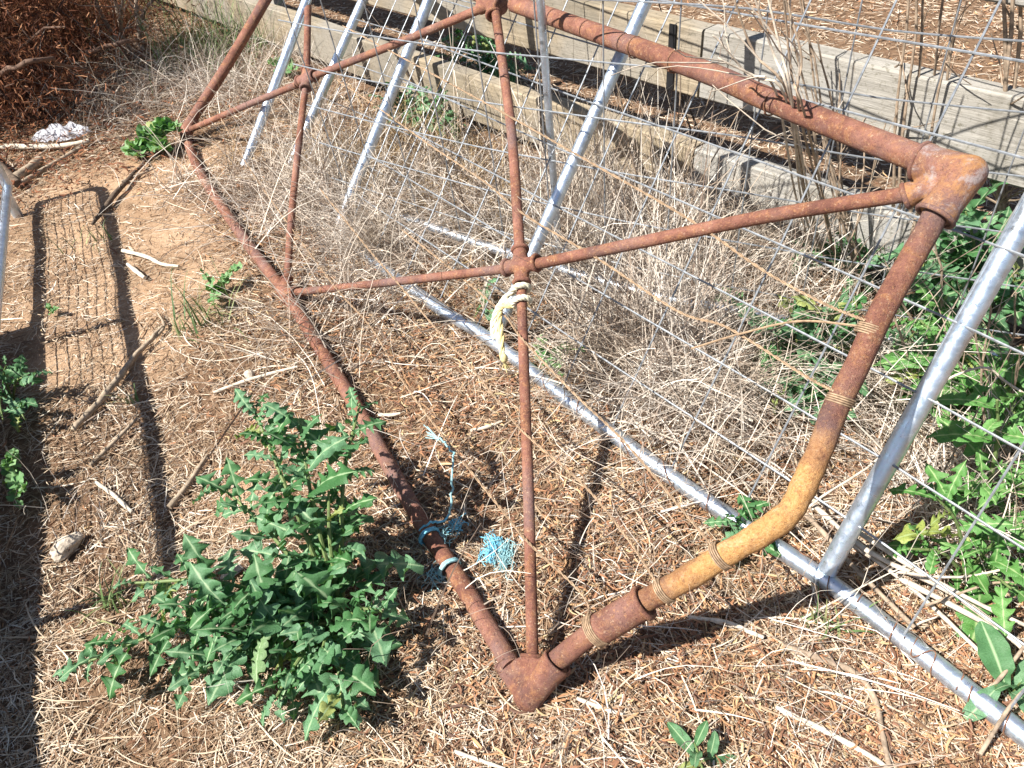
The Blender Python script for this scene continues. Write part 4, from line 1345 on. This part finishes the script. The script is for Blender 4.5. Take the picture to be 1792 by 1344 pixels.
weed("sow_thistle", "sprawling sow thistle among the lying dead stalks", "weed", (1690, 1010),
     [(1640, 870, .24, 8), (1590, 960, .12, 6), (1740, 950, .16, 7), (1770, 1030, .1, 5)], "thistle", .13, 7, .005)
weed("small_weed", "single bright green leaf rosette beside the lower galvanised rail", "weed", (1770, 1215),
     [(1740, 1200, .05, 3), (1785, 1195, .05, 3)], "broad", .11, 3, .003)
weed("fence_weed", "dark green weed in the shade under the first timber plank", "weed", (745, 225),
     [(690, 170, .16, 13), (730, 190, .14, 13), (800, 225, .1, 13), (770, 200, .12, 12), (670, 190, .12, 11), (720, 235, .05, 9)], "lettuce", .14, 9, .005)
weed("fence_weed", "shaded green weed seen between the planks behind the rusty brace", "weed", (845, 120),
     [(800, 60, .22, 8), (850, 70, .22, 10), (890, 120, .15, 9), (780, 100, .18, 9), (920, 130, .1, 7)], "lettuce", .16, 9, .005)
weed("fence_weed", "small green weed at the foot of the pale slanting pipe", "weed", (495, 130),
     [(480, 110, .12, 7), (500, 100, .12, 7), (515, 125, .08, 6)], "mallow", .10, 7, .004)
weed("fence_weed", "green weed beside the rear galvanised rail under the dead stems", "weed", (1265, 540),
     [(1270, 510, .08, 4), (1250, 530, .06, 4), (1300, 525, .08, 4)], "mallow", .07, 4, .003)
weed("fence_weed", "low green weed in the shadow under the right timber plank", "weed", (1500, 470),
     [(1460, 430, .12, 8), (1540, 450, .12, 8), (1500, 500, .08, 7), (1390, 440, .1, 6)], "lettuce", .12, 8, .004)

# grass tufts
def grass(name, label, px, n, spread, L, mat, height_w=(.002, .0045)):
    c = gp(*px)
    xy = c[:2] + rng.normal(size=(n, 2)) * spread
    V, Fc = [], []
    for k in range(n):
        az = rng.random() * 6.28; el = 1.45 - abs(rng.normal()) * .45
        l = L * (.5 + .7 * rng.random()); p = np.array([xy[k, 0], xy[k, 1], 0.0]); w = height_w[0] + (height_w[1] - height_w[0]) * rng.random()
        b0 = len(V)
        for i in range(5):
            t = i / 4; e = el - 1.1 * t * t
            d = np.array([math.cos(az) * math.cos(e), math.sin(az) * math.cos(e), math.sin(e)])
            s = np.array([-math.sin(az), math.cos(az), 0]) * w * (1 - .9 * t)
            V += [p - s, p + s]
            p = p + d * l / 4
        for i in range(4):
            b = b0 + 2 * i; Fc.append((b, b + 1, b + 3, b + 2))
    o = link(name, np_mesh(name, np.array(V), np.array(Fc)), mat)
    return o
def tuft(label, px, n, spread, L, group=None):
    tag(grass("grass_tuft", label, px, n, spread, L, M["grass"]), label, "grass tuft", group)
tuft("thick green grass clump below the start of the timber planks", (385, 105), 260, .22, .40)
tuft("thin green grass clump left of the rusty far stile", (345, 90), 80, .11, .30)
tuft("sparse green grass beside the yellow-green weed", (375, 560), 34, .05, .17)
tuft("tiny green grass sprig on the sand left of the yellow-green weed", (320, 585), 12, .02, .10)
tuft("single grass sprig beside the dark rail shadow", (232, 700), 8, .015, .08)
tuft("dry green grass tuft left of the leafy weed", (195, 1065), 26, .018, .10)
tuft("small grass tuft beside the rail in the bottom right", (1455, 1105), 14, .03, .09)
tuft("grass sprig growing on the mesh shadow", (165, 425), 14, .05, .09)
tag(grass("far_grass", "", (190, 20), 500, .55, .4, M["grass"]), "green grass beyond the red bush", kind="stuff")

# ------------------------------------------------------------------ dead red bush
def branch_path(p0, d, L, n, wig, droop=0.0):
    p = np.array(p0, float); d = unit(d); out = [p.copy()]
    for i in range(n):
        d = unit(d + rng.normal(size=3) * wig + np.array([0, 0, -droop]))
        p = p + d * L / n
        p[2] = max(p[2], .03)
        out.append(p.copy())
    return out

def bush(name, label, base, n_main, L, fol_n, zmin, aim, mat_b, leaf_r=.22, spread=.9):
    B = np.array(base, float)
    root = thing(name, label, "bush", B)
    segs = []
    for k in range(n_main):
        a = 2 * math.pi * k / n_main + rng.normal() * .3
        d = np.array([math.cos(a) * spread, math.sin(a) * spread, .55 + .5 * rng.random()]) + np.array(aim)
        pth = branch_path(B + np.array([math.cos(a), math.sin(a), 0]) * .05, d, L * (.7 + .5 * rng.random()), 9, .16, .05)
        MB().tube(pth, list(np.linspace(.016, .004, len(pth))), 7).build("branch", mat_b, root)
        mb = MB()
        for j in range(6):
            q = pth[2 + j % 8]
            tw = branch_path(q, unit(pth[-1] - pth[0]) + rng.normal(size=3) * .7, L * .35, 5, .25, .08)
            mb.tube(tw, list(np.linspace(.005, .0018, len(tw))), 5)
            segs += tw[1:]
        mb.build("twigs", mat_b, root)["kind"] = "stuff"
        segs += pth[4:]
    S = np.array(segs)
    P = S[rng.integers(0, len(S), fol_n)] + rng.normal(size=(fol_n, 3)) * leaf_r * np.array([1, 1, .75])
    P = P[P[:, 2] > zmin]
    n = len(P)
    V, F = ribbons(P, rng.random(n) * 6.28, rng.normal(size=n) * .7 - .4, .018 + .04 * rng.random(n), .003 + .0045 * rng.random(n), rng.normal(size=n) * .12, rng.random(n) * 3, nseg=2)
    o = link("foliage", np_mesh("foliage", V, F), M["redfol"], root)
    o["kind"] = "stuff"
    return root
b0 = np.array([-2.95, 4.75, 0.0])
big = bush("dead_bush", "large dead bush with rust-red dry foliage at the upper left", b0, 12, 1.0, 26000, .03, (.02, -.1, -.1), M["twig"], .17)
def crown_mass(root, n):
    """dense dry crown hanging over the bush's lower branches"""
    k = 46
    cc = np.array([-3.15, 4.55, .88]) + rng.normal(size=(k, 3)) * np.array([.34, .34, .16])
    P = cc[rng.integers(0, k, n)] + rng.normal(size=(n, 3)) * np.array([.12, .12, .08])
    # lower boughs of the far side, in the sun
    far = []
    for u, v, y in ((30, 60, 5.5), (110, 50, 5.8), (70, 20, 6.0), (150, 70, 5.7), (20, 15, 5.6), (180, 40, 6.2), (90, 85, 5.5)):
        r_ = ray(u, v); q = CAM + r_ * (y / r_[1])
        far.append(q + rng.normal(size=(n // 6, 3)) * np.array([.19, .2, .12]))
    P = np.concatenate([P] + far)
    P = P[P[:, 2] > .02]
    n = len(P)
    V, F = ribbons(P, rng.random(n) * 6.28, rng.normal(size=n) * .7 - .5, .02 + .045 * rng.random(n), .003 + .0045 * rng.random(n), rng.normal(size=n) * .12, rng.random(n) * 3, nseg=2)
    o = link("crown", np_mesh("crown", V, F), M["redfol"], root)
    o["kind"] = "stuff"
    for c in cc[:22]:
        pth = [b0 + (c - b0) * t + np.array([0, 0, .25 * math.sin(t * 3.1)]) + rng.normal(size=3) * .015 for t in np.linspace(0, 1, 8)]
        MB().tube(pth, list(np.linspace(.013, .003, 8)), 6).build("branch", M["twig"], root)
crown_mass(big, 42000)
b1 = gp(236, 95)
bush("dead_shrub", "bare grey dead shrub with a few red leaves right of the big red bush", (b1[0], b1[1], 0), 5, .8, 1500, .1, (.1, .1, .3), M["twig_pale"], .16, .6)
straw_layer("bush_litter", "dark red brown leaf litter fallen under the bush", 11000, 3.2, 8.5, M["redfol"], (.015, .05), (.003, .008),
            lambda x, y: np.clip(1.5 - np.hypot(x - b0[0] - .25, (y - b0[1] + .2) * .8) / 1.1, 0, 1), .05, .4, .15, xl=-6, xr=-.5)
for k, (px, lab) in enumerate((([(0, 125, .35), (60, 105, .4), (120, 115, .3), (190, 135, .15)], "dark crooked bough sticking out of the red bush"),
                               ([(150, 95, .25), (215, 72, .3), (255, 78, .2), (270, 100, .03)], "arched dark root at the foot of the grey dead shrub"))):
    rod("bough", lab, "branch", px, [.012, .011, .008, .005], M["twig"], bump_amp=.006)

# ------------------------------------------------------------------ tall dead stems on the right
def stems(name, label, base_px, tops, r, mat, group=None, twigs=3, kn=.006):
    B = gp(*base_px)
    root = thing(name, label, "dead weed", B, group)
    n_fh = np.array([0, 1.0, 0])
    for i, tp in enumerate(tops):
        off = rng.normal() * .05
        Q = on_plane(tp[0], tp[1], B + np.array([0, off, 0]), unit((.25, 1, 0)))
        foot = B + np.array([rng.normal() * .03, rng.normal() * .03, -.01])
        if len(tp) > 2:
            foot = gp(tp[2], tp[3], -.01)
            Q = on_plane(tp[0], tp[1], foot, unit((.25, 1, 0)))
        path = [foot + (Q - foot) * t + np.array([math.sin(t * 7 + i), .3 * math.cos(t * 5 + i), 0]) * kn * (1.5 if 0 < t < 1 else 0) for t in np.linspace(0, 1.12, 12)]
        rr = [r * (1 - .5 * t) * (1.25 if (j % 3 == 0) else 1) for j, t in enumerate(np.linspace(0, 1, 12))]
        MB().tube(path, rr, 7).build("stem", mat, root)
        if twigs:
            mb = MB()
            for k in range(twigs):
                q = path[rng.integers(3, 11)]
                tw = branch_path(q, unit(Q - foot) + rng.normal(size=3) * .6, .06 + .22 * rng.random(), 5, .12)
                mb.tube(tw, list(np.linspace(r * .42, r * .18, len(tw))), 5)
            mb.build("side_twigs", mat, root)["kind"] = "stuff"
    return root
def clump_through_gate():
    B = gp(1425, 480)
    root = thing("dead_stem_plant", "pale grey dead weed with branching stems crossing in front of the thick rusty top rail", "dead weed", B, "tall dead weeds in front of the timber rails")
    for i, (foot, px, top) in enumerate((((1455, 490), (1392, 188), (1285, 0)), ((1450, 480), (1396, 196), (1322, 0)), ((1440, 470), (1400, 200), (1345, 0)), ((1470, 480), (1408, 205), (1383, 25)),
                                         ((1430, 470), (1370, 180), (1262, 75)), ((1445, 475), (1388, 192), (1272, 110)), ((1465, 470), (1418, 215), (1372, 0)))):
        p = ga(px[0], px[1], .034 + .004 * (i % 3))
        f = gp(foot[0], foot[1], -.01)
        q = on_plane(top[0], top[1], p, unit((.25, 1, 0)))
        path = smooth_path([f, f * .5 + p * .5 + rng.normal(size=3) * .012 + np.array([0, .03, 0]), p, p * .55 + q * .45 + rng.normal(size=3) * .012, q, q + (q - p) * .15], 5)
        MB().tube(path, [.0031 * (1 - .45 * t) * (1.15 if j % 4 == 0 else 1) for j, t in enumerate(np.linspace(0, 1, len(path)))], 7).build("stem", M["pale_stalk" if i % 3 else "stalk"], root)
        mb = MB()
        for k in range(3):
            c = path[rng.integers(8, len(path) - 2)]
            tw = branch_path(c, unit(q - p) + rng.normal(size=3) * .45, .08 + .18 * rng.random(), 5, .12)
            mb.tube(tw, list(np.linspace(.0017, .0009, len(tw))), 5)
        mb.build("side_twigs", M["pale_stalk"], root)["kind"] = "stuff"
clump_through_gate()
stems("dead_stem_plant", "brown dead weed with straight stems just left of the corner elbow", (1565, 500),
      [(1590, 0, 1548, 500), (1603, 0, 1562, 505), (1614, 0, 1575, 500), (1650, 0, 1580, 500), (1682, 0, 1592, 510), (1668, 60, 1570, 520)], .0054, M["stalk"], "tall dead weeds in front of the timber rails", 3)
stems("dead_stem_plant", "thick knobbly dead weed stem at the upper right edge", (1745, 535),
      [(1772, 0, 1742, 540), (1785, 0, 1750, 535), (1756, 10, 1750, 540)], .0072, M["stalk"], "tall dead weeds in front of the timber rails", 7)
stems("dead_stem_plant", "slim dead weed leaning over the middle of the thick rusty rail", (1500, 430),
      [(1405, 0, 1485, 480), (1412, 60, 1500, 490), (1440, 120, 1505, 480), (1384, 45, 1470, 490)], .0045, M["stalk"], "tall dead weeds in front of the timber rails", 3)
stems("dead_stem_plant", "dark bent dead stem crossing the rusty top rail near its wire tie", (1225, 300),
      [(1160, 30, 1235, 290), (1178, 100, 1230, 300)], .0042, M["dark_stick"], "tall dead weeds in front of the timber rails", 1)
stems("dead_stem_plant", "short dead stems between the weed leaves right of the end pipe", (1600, 640),
      [(1560, 480, 1640, 640), (1640, 450, 1670, 640), (1540, 520, 1640, 720), (1690, 480, 1700, 600)], .0042, M["stalk"], "tall dead weeds in front of the timber rails", 2)
stems("dead_stem_plant", "dead grass stems rising through the middle of the mesh", (1040, 420),
      [(1060, 200), (990, 210), (1110, 230), (1010, 250), (1150, 300)], .0028, M["pale_stalk"], "tall dead weeds in front of the timber rails", 3)

stems("dead_stem_plant", "thin brown dead stems rising through the mesh right of the middle brace joint", (1150, 480),
      [(1080, 150), (1120, 170), (1190, 140), (1235, 190), (1140, 250), (1210, 250), (1275, 230)], .0030, M["stalk"], "tall dead weeds in front of the timber rails", 4)
stems("dead_stem_plant", "grey dead stems behind the long brace near the corner elbow", (1480, 520),
      [(1430, 200), (1470, 180), (1510, 230), (1540, 250), (1450, 280), (1400, 260)], .0034, M["stalk"], "tall dead weeds in front of the timber rails", 4)
stems("dead_stem_plant", "dry brown stems at the right edge among the sow thistle leaves", (1740, 760),
      [(1700, 560), (1730, 520), (1775, 540), (1660, 600), (1790, 620)], .0034, M["stalk"], "tall dead weeds in front of the timber rails", 3)
tangle("weed_bed_grass", "dry grass mixed among the weeds at the right edge", M["tangle"], 1500,
       band([(1480, 620), (1600, 700), (1700, 850), (1760, 950), (1650, 1000)], 5), .10, .05, (.12, .45), (.0018, .004))
